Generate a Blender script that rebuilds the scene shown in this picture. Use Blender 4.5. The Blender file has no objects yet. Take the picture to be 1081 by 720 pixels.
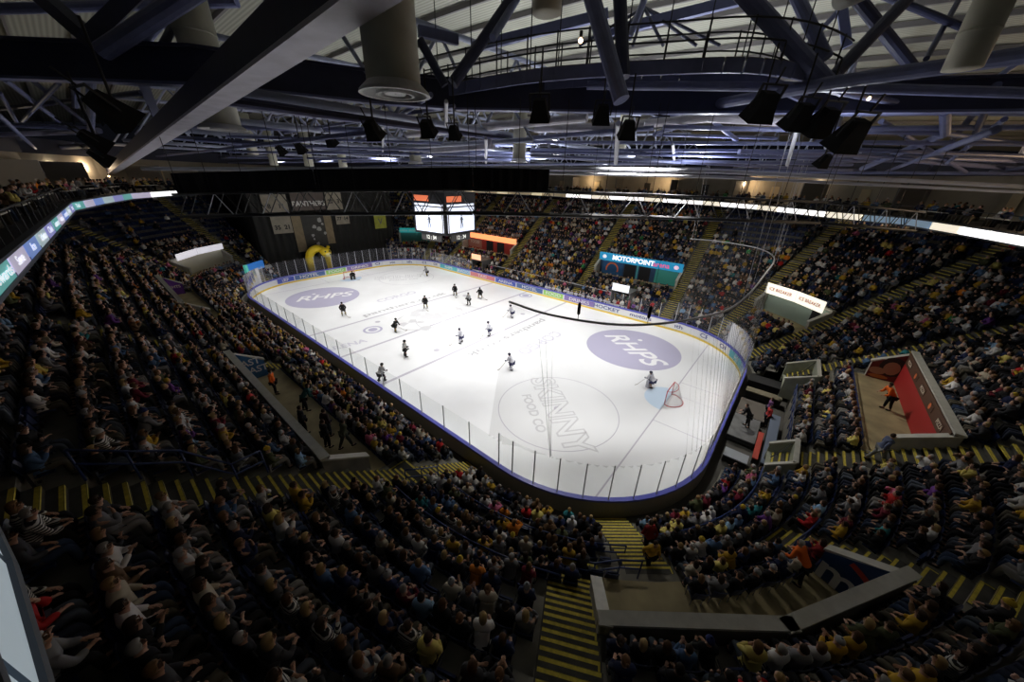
import bpy, bmesh, math, random
import numpy as np
from mathutils import Vector, Matrix
random.seed(7)
S = bpy.context.scene
COL = S.collection
PI = math.pi
R = math.radians

# ---------------------------------------------------------------- camera
CAM = Vector((30.7038, -25.7831, 15.8027))
FPX = 359.24
yaw, pitch, roll = 2.25754, -0.445148, 0.02566
fw = Vector((math.cos(yaw)*math.cos(pitch), math.sin(yaw)*math.cos(pitch), math.sin(pitch)))
rt = fw.cross(Vector((0, 0, 1))).normalized()
up = rt.cross(fw)
rr = math.cos(roll)*rt + math.sin(roll)*up
uu = -math.sin(roll)*rt + math.cos(roll)*up
cd = bpy.data.cameras.new('camera')
cd.sensor_fit = 'HORIZONTAL'
cd.sensor_width = 36
cd.lens = FPX/1081*36
cd.clip_start = 0.05
cd.clip_end = 600
cam = bpy.data.objects.new('camera', cd)
COL.objects.link(cam)
M = Matrix((rr, uu, -fw)).transposed().to_4x4()
M.translation = CAM
cam.matrix_world = M
S.camera = cam

def to_px(P):
    d = Vector(P)-CAM
    w = d.dot(fw)
    if w <= 0.05: return None
    return 540.5+FPX*d.dot(rr)/w, 360-FPX*d.dot(uu)/w, w

# ---------------------------------------------------------------- world, lights, exposure
W = bpy.data.worlds.new('world')
S.world = W
W.use_nodes = True
W.node_tree.nodes['Background'].inputs[0].default_value = (0.010, 0.011, 0.016, 1)
W.node_tree.nodes['Background'].inputs[1].default_value = 0.25
S.view_settings.view_transform = 'Standard'
S.view_settings.look = 'None'
S.view_settings.exposure = 0.0
S.view_settings.gamma = 1
S.view_settings.use_curve_mapping = False
S.cycles.max_bounces = 6
S.cycles.diffuse_bounces = 4
S.cycles.transparent_max_bounces = 40
S.cycles.sample_clamp_indirect = 4

SPOT_W = 7000.0
SPOTS = []
for sx in (-24, -12, 0, 12, 24):
    for sy in (-7.5, 7.5):
        SPOTS.append((sx, sy))
def spot(x, y, z, tx, ty, power, ang, size=0.5, col=(1.0, 0.98, 0.95), blend=0.5):
    l = bpy.data.lights.new('arena_spotlight', 'SPOT')
    l.energy = power; l.spot_size = R(ang); l.spot_blend = blend
    l.shadow_soft_size = size; l.color = col
    o = bpy.data.objects.new('arena_spotlight', l)
    o.location = (x, y, z)
    o.rotation_euler = (Vector((tx, ty, 0))-Vector((x, y, z))).to_track_quat('-Z', 'Y').to_euler()
    COL.objects.link(o)
    return o
for sx, sy in SPOTS:
    spot(sx, sy, 18.5, sx*0.86, sy*0.75, SPOT_W, 88)
# wide house lights spilling over the stands round the rink
for x, y, tx, ty, pw in ((15, -2, 26, -15, 4600), (24, 7, 36, 0, 5200), (0, -3, 3, -17, 1100), (5, 2, 6, 24, 4600), (18, 4, 24, 23, 4200), (-14, 2, -12, 24, 4200), (-18, -3, -22, -18, 1500)):
    spot(x, y, 18.3, tx, ty, pw, 66, size=0.5, col=(1.0, 0.95, 0.86), blend=0.95)

# added upward spots, no such lamps known, to brighten the roof steel
for x, y, pw in ((15, -4, 1500), (21, 4, 1500), (6, 3, 1100), (12, 13, 1300), (25, 13, 900), (-6, -2, 800), (30, -4, 350), (14.6, -6.4, 600), (24.5, -1, 1300)):
    l = bpy.data.lights.new('roof_fill_spot', 'SPOT'); l.energy = pw; l.color = (.90, .94, 1.0); l.shadow_soft_size = .3; l.spot_size = R(165); l.spot_blend = .6
    o = bpy.data.objects.new('roof_fill_spot', l); o.location = (x, y, 16.3); o.rotation_euler = (PI, 0, 0); COL.objects.link(o)

# ---------------------------------------------------------------- materials
MATS = {}
def mat(name, col, rough=0.6, metal=0.0, noise=0.0, scale=6.0, emit=0.0, spec=0.5, bump=0.0):
    if name in MATS: return MATS[name]
    m = bpy.data.materials.new(name); m.use_nodes = True
    nt = m.node_tree; b = nt.nodes['Principled BSDF']
    b.inputs['Base Color'].default_value = (*col, 1)
    b.inputs['Roughness'].default_value = rough
    b.inputs['Metallic'].default_value = metal
    b.inputs['Specular IOR Level'].default_value = spec
    if noise > 0 or bump > 0:
        tc = nt.nodes.new('ShaderNodeTexCoord')
        n = nt.nodes.new('ShaderNodeTexNoise'); n.inputs['Scale'].default_value = scale; n.inputs['Detail'].default_value = 4
        nt.links.new(tc.outputs['Object'], n.inputs['Vector'])
        if noise > 0:
            r = nt.nodes.new('ShaderNodeValToRGB')
            r.color_ramp.elements[0].position = 0.3; r.color_ramp.elements[1].position = 0.75
            r.color_ramp.elements[0].color = (*[c*(1-noise) for c in col], 1)
            r.color_ramp.elements[1].color = (*[min(1, c*(1+noise)) for c in col], 1)
            nt.links.new(n.outputs['Fac'], r.inputs['Fac'])
            nt.links.new(r.outputs['Color'], b.inputs['Base Color'])
        if bump > 0:
            bp = nt.nodes.new('ShaderNodeBump'); bp.inputs['Strength'].default_value = bump
            nt.links.new(n.outputs['Fac'], bp.inputs['Height']); nt.links.new(bp.outputs['Normal'], b.inputs['Normal'])
    if emit > 0:
        b.inputs['Emission Color'].default_value = (*col, 1)
        b.inputs['Emission Strength'].default_value = emit
    MATS[name] = m
    return m
def objcol_mat(name, rough=0.8, attr=False):
    m = bpy.data.materials.new(name); m.use_nodes = True
    nt = m.node_tree; b = nt.nodes['Principled BSDF']
    b.inputs['Roughness'].default_value = rough
    b.inputs['Specular IOR Level'].default_value = 0.25
    if attr:
        a = nt.nodes.new('ShaderNodeAttribute'); a.attribute_name = 'Col'
    else:
        a = nt.nodes.new('ShaderNodeObjectInfo')
    nt.links.new(a.outputs['Color'], b.inputs['Base Color'])
    MATS[name] = m
    return m
FAB = objcol_mat('fabric_and_skin', 0.85)
CROWDM = objcol_mat('crowd_cloth', 0.85, True)
CONC = mat('concrete', (0.20, 0.19, 0.16), 0.9, noise=0.35, scale=1.3)
CONCL = mat('painted_concrete', (0.42, 0.41, 0.36), 0.8, noise=0.2, scale=2)
PLATM = mat('worn_platform_floor', (0.34, 0.28, 0.15), 0.75, noise=0.35, scale=0.8)
YEL = mat('yellow_nosing', (0.62, 0.50, 0.06), 0.7, noise=0.25, scale=9)
YELD = mat('worn_yellow_nosing', (0.42, 0.34, 0.06), 0.8, noise=0.3, scale=9)
STEPM = mat('step_concrete', (0.07, 0.068, 0.06), 0.9, noise=0.3, scale=3)
BLUERAIL = mat('blue_rail_paint', (0.022, 0.045, 0.16), 0.4)
DARK = mat('dark_metal', (0.02, 0.02, 0.022), 0.5)
BLACK = mat('black_cloth', (0.008, 0.008, 0.009), 0.95)
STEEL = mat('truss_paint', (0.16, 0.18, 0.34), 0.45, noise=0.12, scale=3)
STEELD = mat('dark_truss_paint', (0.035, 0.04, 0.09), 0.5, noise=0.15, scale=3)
GALV = mat('galvanised_steel', (0.55, 0.56, 0.62), 0.4)
DUCT = mat('duct_cream', (0.50, 0.49, 0.40), 0.6, noise=0.1, scale=2)
DECKM = mat('roof_deck', (0.42, 0.42, 0.34), 0.8)
WHITE = mat('white_paint', (0.80, 0.80, 0.80), 0.5)
SEATM = mat('blue_seat_plastic', (0.010, 0.022, 0.085), 0.4)

# ---------------------------------------------------------------- helpers
class MB:
    """collects geometry for one mesh object"""
    def __init__(s): s.v = []; s.f = []; s.mi = []; s.cur = 0
    def quad(s, a, b, c, d):
        n = len(s.v); s.v += [tuple(a), tuple(b), tuple(c), tuple(d)]; s.f.append((n, n+1, n+2, n+3)); s.mi.append(s.cur)
    def poly(s, pts):
        n = len(s.v); s.v += [tuple(p) for p in pts]; s.f.append(tuple(range(n, n+len(pts)))); s.mi.append(s.cur)
    def box(s, lo, hi, mat=None):
        c = [(x, y, z) for z in (lo[2], hi[2]) for y in (lo[1], hi[1]) for x in (lo[0], hi[0])]
        if mat is not None: c = [tuple(mat @ Vector(p)) for p in c]
        n = len(s.v); s.v += c
        for f in ((0, 2, 3, 1), (4, 5, 7, 6), (0, 1, 5, 4), (2, 6, 7, 3), (0, 4, 6, 2), (1, 3, 7, 5)):
            s.f.append(tuple(n+i for i in f)); s.mi.append(s.cur)
    def bar(s, a, b, w, h, upv=(0, 0, 1)):
        """box beam between two points, w wide, h deep"""
        a = Vector(a); b = Vector(b); d = (b-a); L = d.length
        if L < 1e-6: return
        d.normalize(); upv = Vector(upv)
        if abs(d.dot(upv)) > 0.98: upv = Vector((1, 0, 0))
        sd = d.cross(upv).normalized(); u2 = sd.cross(d)
        m = Matrix((sd, d, u2)).transposed().to_4x4(); m.translation = a
        s.box((-w/2, 0, -h/2), (w/2, L, h/2), m)
    def tube(s, pts, r, n=8, cap=True):
        pts = [Vector(p) for p in pts]; rings = []
        prev = None
        for i, p in enumerate(pts):
            d = (pts[min(i+1, len(pts)-1)]-pts[max(i-1, 0)]).normalized()
            if prev is None:
                a = Vector((0, 0, 1)) if abs(d.z) < 0.9 else Vector((1, 0, 0))
                x = d.cross(a).normalized()
            else:
                x = (prev - d*prev.dot(d)).normalized()
            prev = x; y = d.cross(x)
            k = len(s.v)
            rad = r[i] if isinstance(r, (list, tuple)) else r
            for j in range(n):
                t = 2*PI*j/n
                s.v.append(tuple(p + x*math.cos(t)*rad + y*math.sin(t)*rad))
            rings.append(k)
        for a, b in zip(rings, rings[1:]):
            for j in range(n):
                s.f.append((a+j, a+(j+1) % n, b+(j+1) % n, b+j)); s.mi.append(s.cur)
        if cap:
            s.f.append(tuple(rings[0]+j for j in reversed(range(n)))); s.mi.append(s.cur)
            s.f.append(tuple(rings[-1]+j for j in range(n))); s.mi.append(s.cur)
    def ball(s, c, r, nu=10, nv=6, sc=(1, 1, 1)):
        c = Vector(c); k = len(s.v)
        for i in range(nv+1):
            t = PI*i/nv
            for j in range(nu):
                p = 2*PI*j/nu
                s.v.append((c.x+r*sc[0]*math.sin(t)*math.cos(p), c.y+r*sc[1]*math.sin(t)*math.sin(p), c.z+r*sc[2]*math.cos(t)))
        for i in range(nv):
            for j in range(nu):
                s.f.append((k+i*nu+j, k+(i+1)*nu+j, k+(i+1)*nu+(j+1) % nu, k+i*nu+(j+1) % nu)); s.mi.append(s.cur)
    def mesh(s, name, mats, smooth=False):
        me = bpy.data.meshes.new(name)
        me.from_pydata(s.v, [], s.f)
        if not isinstance(mats, (list, tuple)): mats = [mats]
        for m in mats: me.materials.append(m)
        if len(mats) > 1: me.polygons.foreach_set('material_index', s.mi)
        if smooth: me.polygons.foreach_set('use_smooth', [True]*len(me.polygons))
        me.update()
        return me
    def build(s, name, mats, parent=None, smooth=False):
        o = bpy.data.objects.new(name, s.mesh(name, mats, smooth))
        COL.objects.link(o)
        if parent is not None: o.parent = parent
        return o
def tag(o, label=None, cat=None, group=None, kind=None):
    if label: o['label'] = label
    if cat: o['category'] = cat
    if group: o['group'] = group
    if kind: o['kind'] = kind
    return o
def empty(name, label, cat, loc=(0, 0, 0), rz=0.0, group=None):
    o = bpy.data.objects.new(name, None); o.empty_display_size = 0.2
    o.location = loc; o.rotation_euler = (0, 0, rz); COL.objects.link(o)
    return tag(o, label, cat, group)
def inst(name, me, parent=None, loc=(0, 0, 0), rz=0.0, color=None):
    o = bpy.data.objects.new(name, me); o.location = loc; o.rotation_euler = (0, 0, rz)
    if color is not None: o.color = (*color, 1)
    if parent is not None: o.parent = parent
    COL.objects.link(o)
    return o
def text_mesh(s, size, mats, font_shear=0.0, extrude=0.0, bold=0.0, align='CENTER'):
    cu = bpy.data.curves.new('lettering', 'FONT'); cu.body = s; cu.size = size; cu.shear = font_shear
    cu.extrude = extrude; cu.offset = bold; cu.align_x = align; cu.align_y = 'CENTER'; cu.resolution_u = 4
    o = bpy.data.objects.new('lettering', cu); COL.objects.link(o)
    dg = bpy.context.evaluated_depsgraph_get()
    me = bpy.data.meshes.new_from_object(o.evaluated_get(dg))
    bpy.data.objects.remove(o)
    me.materials.clear(); me.materials.append(mats)
    return me
def put_text(name, s, size, m, parent, origin, xdir, zdir, shear=0.0, bold=0.0, extrude=0.004, sx=1.0):
    """lettering centred at origin, reading along xdir with its tops towards zdir"""
    me = text_mesh(s, size, m, shear, extrude, bold)
    o = bpy.data.objects.new(name, me); COL.objects.link(o)
    x = Vector(xdir).normalized(); z = Vector(zdir); z = (z - x*z.dot(x)).normalized(); n = x.cross(z)
    mw = Matrix((x*sx, z, n)).transposed().to_4x4(); mw.translation = Vector(origin)
    if parent is not None:
        o.parent = parent; o.matrix_parent_inverse = Matrix.Identity(4)
        pm = Matrix.Translation(parent.location) @ parent.rotation_euler.to_matrix().to_4x4()
        o.matrix_local = pm.inverted() @ mw
    else:
        o.matrix_world = mw
    return o

# ---------------------------------------------------------------- the bowl in plan
HL, HW, RC = 30.0, 15.0, 8.58
CX, CY = HL-RC, HW-RC
AL = 14*PI/2
SEG = [('near', 2*CX), ('near_right', AL), ('right', 2*CY), ('far_right', AL), ('far', 2*CX), ('far_left', AL), ('left', 2*CY), ('near_left', AL)]
SU = {}; _u = 0
for n_, l_ in SEG: SU[n_] = (_u, l_); _u += l_
UT = _u
def u_near(x): return SU['near'][0]+(x+CX)
def u_far(x): return SU['far'][0]+(CX-x)
def u_right(y): return SU['right'][0]+(y+CY)
def u_left(y): return SU['left'][0]+(CY-y)
def u_c(seg, ang):           # ang: degrees away from the x axis
    f = {'near_right': (90-ang)/90, 'far_right': ang/90, 'far_left': (90-ang)/90, 'near_left': ang/90}[seg]
    return SU[seg][0]+f*AL
def frame(u):
    """point on the boards, outward normal, running tangent, local radius of the curve (0 when straight)"""
    u %= UT
    for n, l in SEG:
        a = SU[n][0]
        if a <= u < a+l+1e-9: break
    t = u-a
    if n == 'near': return (-CX+t, -HW), (0, -1), 0
    if n == 'far': return (CX-t, HW), (0, 1), 0
    if n == 'right': return (HL, -CY+t), (1, 0), 0
    if n == 'left': return (-HL, CY-t), (-1, 0), 0
    th = t/AL*PI/2
    c, st = {'near_right': ((CX, -CY), -PI/2), 'far_right': ((CX, CY), 0), 'far_left': ((-CX, CY), PI/2), 'near_left': ((-CX, -CY), PI)}[n]
    a = st+th
    nx, ny = math.cos(a), math.sin(a)
    return (c[0]+RC*nx, c[1]+RC*ny), (nx, ny), RC
def P(u, d, z=0.0):
    (x, y), (nx, ny), _ = frame(u)
    return Vector((x+nx*d, y+ny*d, z))
def scale_at(u, d):          # metres per unit of u at offset d
    return 1.0 if frame(u)[2] == 0 else (RC+d)*PI/2/AL
def facing(u):               # rotation that turns local +Y towards the rink
    nx, ny = frame(u)[1]
    return math.atan2(-ny, -nx)-PI/2
def urange(a, b, step=1.0):
    """samples of u from a to b, finer in corners"""
    out = [a]
    brk = [SU[n][0] for n, _ in SEG]+[UT+SU[n][0] for n, _ in SEG]
    pts = sorted([a, b]+[x for x in brk if a < x < b])
    for p0, p1 in zip(pts, pts[1:]):
        corner = frame((p0+p1)/2)[2] > 0
        n = max(1, math.ceil((p1-p0)/(1.25 if corner else 8.0)))
        out += [p0+(p1-p0)*i/n for i in range(1, n+1)]
    return out
NROW = 21
DR, ZR = 0.85, 0.5525
def row_d(i): return 0.9+DR*i
def row_z(i): return 0.45+ZR*i if i <= 5 else 0.45+ZR*5+.61*(i-5)
def d_to_z(d): return row_z(max(0, math.floor((d-0.9)/DR+1e-6)))

# vomitories: u0,u1, first cut row, last cut row (exclusive)
VOMS = {
 'near_a': (u_near(4.9), u_near(18.4), 5, 8), 'near_b': (u_near(-21.4), u_near(-9.3), 5, 8),
 'far_a': (u_far(19.6), u_far(8.0), 5, 8), 'far_b': (u_far(-8.4), u_far(-20.8), 5, 8),
 'nr': (u_c('near_right', 59.5), u_c('near_right', 25.5), 5, 8),
 'fr': (u_c('far_right', 35.5), u_c('far_right', 60.5), 5, 8),
 'nl': (u_c('near_left', 28), u_c('near_left', 59.5), 5, 8),
 'fl': (u_c('far_left', 60.5), u_c('far_left', 36), 5, 8),
 'right': (u_right(-4.0), u_right(6.42), 6, 9),
}
PIT = (u_right(-6.0), u_c('far_right', 14), 0, 3)
CURT = (u_c('far_left', 24), u_c('near_left', 12))     # the curtained end: no terrace
# aisles: u centre, half width, first row, last row
AISLES = [(u_near(19.45), .7, 0, NROW, 'near side stairs beside the concrete box wall'), (u_near(4.15), .65, 9, NROW, ''), (u_near(-8.55), .65, 0, NROW, ''), (u_near(-22.2)+.0, .6, 5, NROW, ''),
 (u_c('near_right', 62.6), .75, 6, NROW, ''), (u_c('near_right', 49.5), .9, 0, 5, ''), (u_c('near_right', 22.6), .65, 4, NROW, ''),
 (u_right(-4.85), .7, 3, NROW, ''), (u_c('far_right', 6), .7, 3, NROW, ''),
 (u_c('far_right', 33), .65, 0, NROW, ''), (u_c('far_right', 63), .65, 0, NROW, ''),
 (u_far(20.35), .65, 0, NROW, ''), (u_far(7.25), .65, 0, NROW, ''), (u_far(-7.6), .65, 0, NROW, ''), (u_far(-21.4), .6, 0, NROW, ''),
 (u_c('far_left', 63), .6, 0, NROW, ''), (u_c('near_left', 62), .65, 5, NROW, ''), (u_c('near_left', 25), .65, 0, NROW, '')]
def cut(u, i):
    """True where the terrace row is opened up"""
    for a, b, r0, r1 in VOMS.values():
        if a-1e-6 <= u <= b+1e-6 and r0 <= i < r1: return True
    if PIT[0] <= u <= PIT[1] and i < PIT[3]: return True
    if CURT[0] <= u <= CURT[1]: return True
    return False
# ---------------------------------------------------------------- terrace
def strip(mb, us, d0, z0, d1, z1, flip=False):
    for a, b in zip(us, us[1:]):
        q = [P(a, d0, z0), P(b, d0, z0), P(b, d1, z1), P(a, d1, z1)]
        mb.quad(*(q[::-1] if flip else q))
bk = sorted(set([0.0, UT] + [x for v in VOMS.values() for x in v[:2]] + list(PIT[:2]) + list(CURT) + [SU[n][0] for n, _ in SEG]))
terr = MB()
for a, b in zip(bk, bk[1:]):
    if b-a < 1e-4: continue
    us = urange(a, b)
    mid = (a+b)/2
    for i in range(NROW):
        if cut(mid, i): continue
        strip(terr, us, row_d(i), row_z(i), row_d(i+1), row_z(i))
        zlow = row_z(i-1) if i > 0 and not cut(mid, i-1) else (0 if i == 0 or cut(mid, 0) else 3.05)
        strip(terr, us, row_d(i), zlow, row_d(i), row_z(i))
    if not cut(mid, NROW-1):
        strip(terr, us, row_d(NROW), row_z(NROW-1), row_d(NROW)+1.6, row_z(NROW-1))
terr.build('floor_terrace', CONC)['kind'] = 'structure'
for o in (bpy.data.objects['floor_terrace'],): o['kind'] = 'structure'
g = MB(); g.quad((-75, -70, -0.06), (75, -70, -0.06), (75, 70, -0.06), (-75, 70, -0.06))
tag(g.build('floor_arena', mat('arena_floor', (0.07, 0.065, 0.055), 0.8, noise=0.3, scale=0.6)), kind='structure')
# back wall behind the last row
bw = MB()
for a, b in zip(urange(0, UT), urange(0, UT)[1:]):
    bw.quad(P(a, row_d(NROW)+1.6, 0), P(b, row_d(NROW)+1.6, 0), P(b, row_d(NROW)+1.6, 13.4), P(a, row_d(NROW)+1.6, 13.4))
tag(bw.build('wall_back', mat('dark_wall', (0.02, 0.022, 0.035), 0.9)), kind='structure')

# ---------------------------------------------------------------- ice
def rrect(hl, hw, r, n=12):
    pts = []
    for cx, cy, s in ((hl-r, -(hw-r), -PI/2), (hl-r, hw-r, 0), (-(hl-r), hw-r, PI/2), (-(hl-r), -(hw-r), PI)):
        for k in range(n+1):
            a = s+PI/2*k/n; pts.append((cx+r*math.cos(a), cy+r*math.sin(a)))
    return pts
icem = mat('ice', (0.90, 0.91, 0.93), 0.30, noise=0.03, scale=0.5, spec=0.3)
m = MB(); m.poly([(x, y, 0) for x, y in rrect(HL-.02, HW-.02, RC-.02)])
ice = m.build('floor_ice', icem); tag(ice, kind='structure')
LAV = mat('lavender_ice_paint', (0.50, 0.48, 0.64), 0.35)
PALE = mat('pale_grey_ice_paint', (0.46, 0.46, 0.49), 0.35)
PALEL = mat('faint_lavender_ice_paint', (.68, .67, .76), .35)
PALEB = mat('pale_blue_ice_paint', (0.62, 0.76, 0.92), 0.35)
PALER = mat('pale_line_ice_paint', (0.56, 0.54, 0.62), 0.35)  # one pale grey-lavender for all lines and circles
def disc(mb, cx, cy, r, z, n=48):
    mb.poly([(cx+r*math.cos(2*PI*k/n), cy+r*math.sin(2*PI*k/n), z) for k in range(n)])
def ring(mb, cx, cy, r, w, z, n=48, sx=1, sy=1):
    for k in range(n):
        a, b = 2*PI*k/n, 2*PI*(k+1)/n
        mb.quad(*[(cx+q*sx*math.cos(t), cy+q*sy*math.sin(t), z) for q, t in ((r, a), (r+w, a), (r+w, b), (r, b))])
def flat(mb, x0, y0, x1, y1, z): mb.quad((x0, y0, z), (x1, y0, z), (x1, y1, z), (x0, y1, z))
Z1, Z2, Z3 = .004, .008, .012
def yl(x): # half length of a line across the ice at x
    ax = abs(x)
    return HW-.05 if ax < CX else CY+math.sqrt(max(0, RC**2-(ax-CX)**2))-.05
mk = MB()
for x, w in ((7.14, .30), (-7.14, .30), (0, .30)):
    flat(mk, x-w/2, -yl(x), x+w/2, yl(x), Z1)
for x in (26, -26): flat(mk, x-.05, -yl(x), x+.05, yl(x), Z1)
mk.build('line_marking', PALER, ice)
mk = MB()
for sx in (1, -1):
    ring(mk, sx*20, -sx*7, 4.5, .06, Z1)
    flat(mk, sx*26, 1.1*1, sx*26+sx*4, 1.14, Z1); flat(mk, sx*26, 3.4, sx*26+sx*3.6, 3.46, Z1) ; flat(mk, sx*26, -3.46, sx*26+sx*3.6, -3.4, Z1)
for (x, y) in ((20, -7), (-20, 7), (5.5, 7), (5.5, -7), (-5.5, 7), (-5.5, -7)): disc(mk, x, y, .3, Z2, 20)
ring(mk, 0, 0, 4.5, .06, Z1)
mk.build('circle_marking', PALER, ice)
mk = MB()
disc(mk, 20.1, 7.2, 4.75, Z1); disc(mk, -19.4, -7.2, 4.7, Z1)
mk.build('sponsor_disc', LAV, ice)
mk = MB()
for sx in (1, -1):
    mk.poly([(sx*26, 1.8*math.sin(t)*1.0, Z2) if False else (sx*(26-1.8*math.cos(t)), 1.83*math.sin(t), Z1) for t in [PI/2-PI*k/16 for k in range(17)]])
mk.build('goal_crease', PALEB, ice)
def ice_text(s, size, m, x, y, ang, shear=0.0, bold=0.0, name='ice_lettering', z=Z3, sx=1.0):
    a = R(ang)
    return put_text(name, s, size, m, ice, (x, y, z), (math.cos(a), math.sin(a), 0), (-math.sin(a), math.cos(a), 0), shear, bold, 0.0, sx)
WICE = mat('white_ice_paint', (0.92, 0.92, 0.95), 0.3)
ice_text('RHPS', 3.3, WICE, 20.0, 7.1, -31, .3, .06, sx=.98)
ice_text('RHPS', 3.1, WICE, -19.4, -7.2, 68, .3, .06)
mk = MB(); disc(mk, 20.0, 9.6, .26, Z3, 12); disc(mk, -21.6, -7.6, .25, Z3, 12); mk.build('sponsor_dot', WICE, ice)
ice_text('panthers.co.uk', 1.25, PALE, 8.75, .9, -90, 0, .02, sx=1.75)
ice_text('panthers.co.uk', 1.25, PALE, -8.5, -.8, 90, 0, .02, sx=1.75)
ice_text('CORGO', 1.9, PALEL, 12.1, 1.7, -90, 0, .05)
ice_text('CORGO', 1.7, PALEL, -12.1, 0, 90, 0, .05)
ice_text('ARENA', 1.3, PALEL, -2.1, -12.6, 80, 0, .03)
for cx, cy, a in ((20, -7.1, -38), (-20.8, 6.8, 60)):
    c, s_ = math.cos(R(a)), math.sin(R(a))
    ice_text('SKINNY', 2.75, mat('grey_ice_outline', (.69, .69, .72), .35), cx, cy, a, 0, .13, name='sponsor_outline', z=Z1, sx=.95)
    ice_text('SKINNY', 2.75, icem, cx, cy, a, 0, .0, name='sponsor_letters', z=Z3, sx=.95)
    ice_text('FOOD CO', 1.0, MATS['grey_ice_outline'], cx+1.9*s_, cy-1.9*c, a, 0, .03)
# the centre crest: a faint ragged crest
mk = MB(); cr_ = random.Random(9)
for k in range(26):
    a = cr_.uniform(0, 2*PI); r_ = cr_.uniform(.3, 3.6); x, y = -2.2+r_*math.cos(a)*.85, -1.8+r_*math.sin(a)*1.3; s_ = cr_.uniform(.35, .8); t_ = cr_.uniform(0, 6)
    mk.poly([(x+s_*cr_.uniform(.6, 1.3)*math.cos(t_+2*PI*j/7), y+s_*cr_.uniform(.6, 1.3)*math.sin(t_+2*PI*j/7), Z2+k*.0002) for j in range(7)])
ring(mk, -2.2, -1.8, 3.3, .2, Z2-.001, 40, .9, 1.35)
mk.build('centre_crest', mat('faint_crest_paint', (.70, .70, .73), .35), ice)
mk = MB(); ring(mk, -3.8, -8.6, .8, .25, Z2, 24); disc(mk, -3.8, -8.6, .5, Z2, 20); ring(mk, 1.0, 13.4, .8, .2, Z2, 24); disc(mk, 1, 13.4, .55, Z2, 20)
mk.build('round_badge', LAV, ice)

# ---------------------------------------------------------------- boards, kick strip, cap rail, glass
boards = empty('rink_boards', 'white advertising boards with yellow kick strip and blue top rail round the ice', 'rink boards')
KICK = mat('yellow_kick_strip', (0.85, 0.62, 0.08), 0.4)
CAPM = mat('blue_cap_rail', (0.10, 0.11, 0.50), 0.35)
us = urange(0, UT, .5)
fb = MB(); fb2 = MB(); fk = MB(); fc = MB()
def uring(mb, us, prof):
    """sweep a closed (d,z) profile along the boards"""
    for a, b in zip(us, us[1:]):
        for (d0, z0), (d1, z1) in zip(prof, prof[1:]+prof[:1]):
            mb.quad(P(a, d0, z0), P(b, d0, z0), P(b, d1, z1), P(a, d1, z1))
uring(fb, us, [(0, .2), (0, 1.08), (.12, 1.08), (.12, .2)])
fb.build('dasher_panel', mat('board_white', (0.78, 0.79, 0.82), 0.35), boards)
uring(fk, us, [(-.025, 0), (-.025, .22), (.02, .22), (.02, 0)]); fk.build('kick_strip', KICK, boards)
uring(fc, us, [(-.05, 1.06), (-.05, 1.20), (.20, 1.20), (.20, 1.06)]); fc.build('cap_rail', CAPM, boards)
uring(fb2, us, [(.12, 0), (.12, 1.08), (.2, 1.08), (.2, 0)]); fb2.build('outer_panel', mat('board_back', (0.30, 0.27, 0.20), 0.6), boards)
adcol = [(0.08, 0.12, 0.55), (0.85, 0.86, 0.9), (0.35, 0.68, 0.15), (0.12, 0.55, 0.62), (0.85, 0.87, 0.9), (0.75, 0.25, 0.28), (0.88, 0.9, 0.92), (0.10, 0.18, 0.42), (0.9, 0.88, 0.85), (0.28, 0.2, 0.5), (0.2, 0.5, 0.8), (0.92, 0.92, 0.92)]
adw = ['ARENA', 'ICE', 'FOOD', 'RHPS', 'HOCKEY', 'TAXI', 'panthers', 'HOTEL', 'SPORT', 'DRINKS', 'RADIO', 'motors']
u = u_right(-3); k = 0
while u < u_c('near_left', 20):
    w = [4.5, 6, 3.2, 5, 3.6, 5.2][k % 6]
    e = MB(); strip(e, urange(u+.1, u+w-.1), -.012, .3, -.012, 1.0)
    c = adcol[(k*5) % 12]
    ad = e.build('advert_panel', mat('advert_%d' % ((k*5) % 12), c, .4), boards)
    light = sum(c) > 1.8
    pc = P(u+w/2, -.03, .65); (nx, ny) = frame(u+w/2)[1]
    put_text('advert_lettering', adw[(k*5) % 12], .62, mat('advert_ink_blue', (.08, .1, .3), .5) if light else WHITE, ad, pc, (-ny, nx, 0) if False else (ny, -nx, 0), (0, 0, 1), 0, .01, .002, 1.5)
    u += w; k += 1
GL = bpy.data.materials.new('rink_glass'); GL.use_nodes = True
nt = GL.node_tree; nt.nodes.clear()
o_ = nt.nodes.new('ShaderNodeOutputMaterial'); mx = nt.nodes.new('ShaderNodeMixShader'); tr = nt.nodes.new('ShaderNodeBsdfTransparent'); gs = nt.nodes.new('ShaderNodeBsdfGlossy')
df = nt.nodes.new('ShaderNodeBsdfDiffuse'); mx2 = nt.nodes.new('ShaderNodeMixShader'); fr = nt.nodes.new('ShaderNodeFresnel'); fr.inputs['IOR'].default_value = 1.25
tr.inputs['Color'].default_value = (0.97, 0.985, 0.975, 1); gs.inputs['Roughness'].default_value = 0.12; gs.inputs['Color'].default_value = (.6, .6, .62, 1)
df.inputs['Color'].default_value = (.62, .62, .72, 1); mx2.inputs['Fac'].default_value = 0.045
nt.links.new(fr.outputs[0], mx.inputs['Fac']); nt.links.new(tr.outputs[0], mx.inputs[1]); nt.links.new(gs.outputs[0], mx.inputs[2])
nt.links.new(mx.outputs[0], mx2.inputs[1]); nt.links.new(df.outputs[0], mx2.inputs[2]); nt.links.new(mx2.outputs[0], o_.inputs['Surface'])
STAN = mat('aluminium_stanchion', (0.55, 0.56, 0.58), 0.5)
u = 0.3; n = 0
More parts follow.
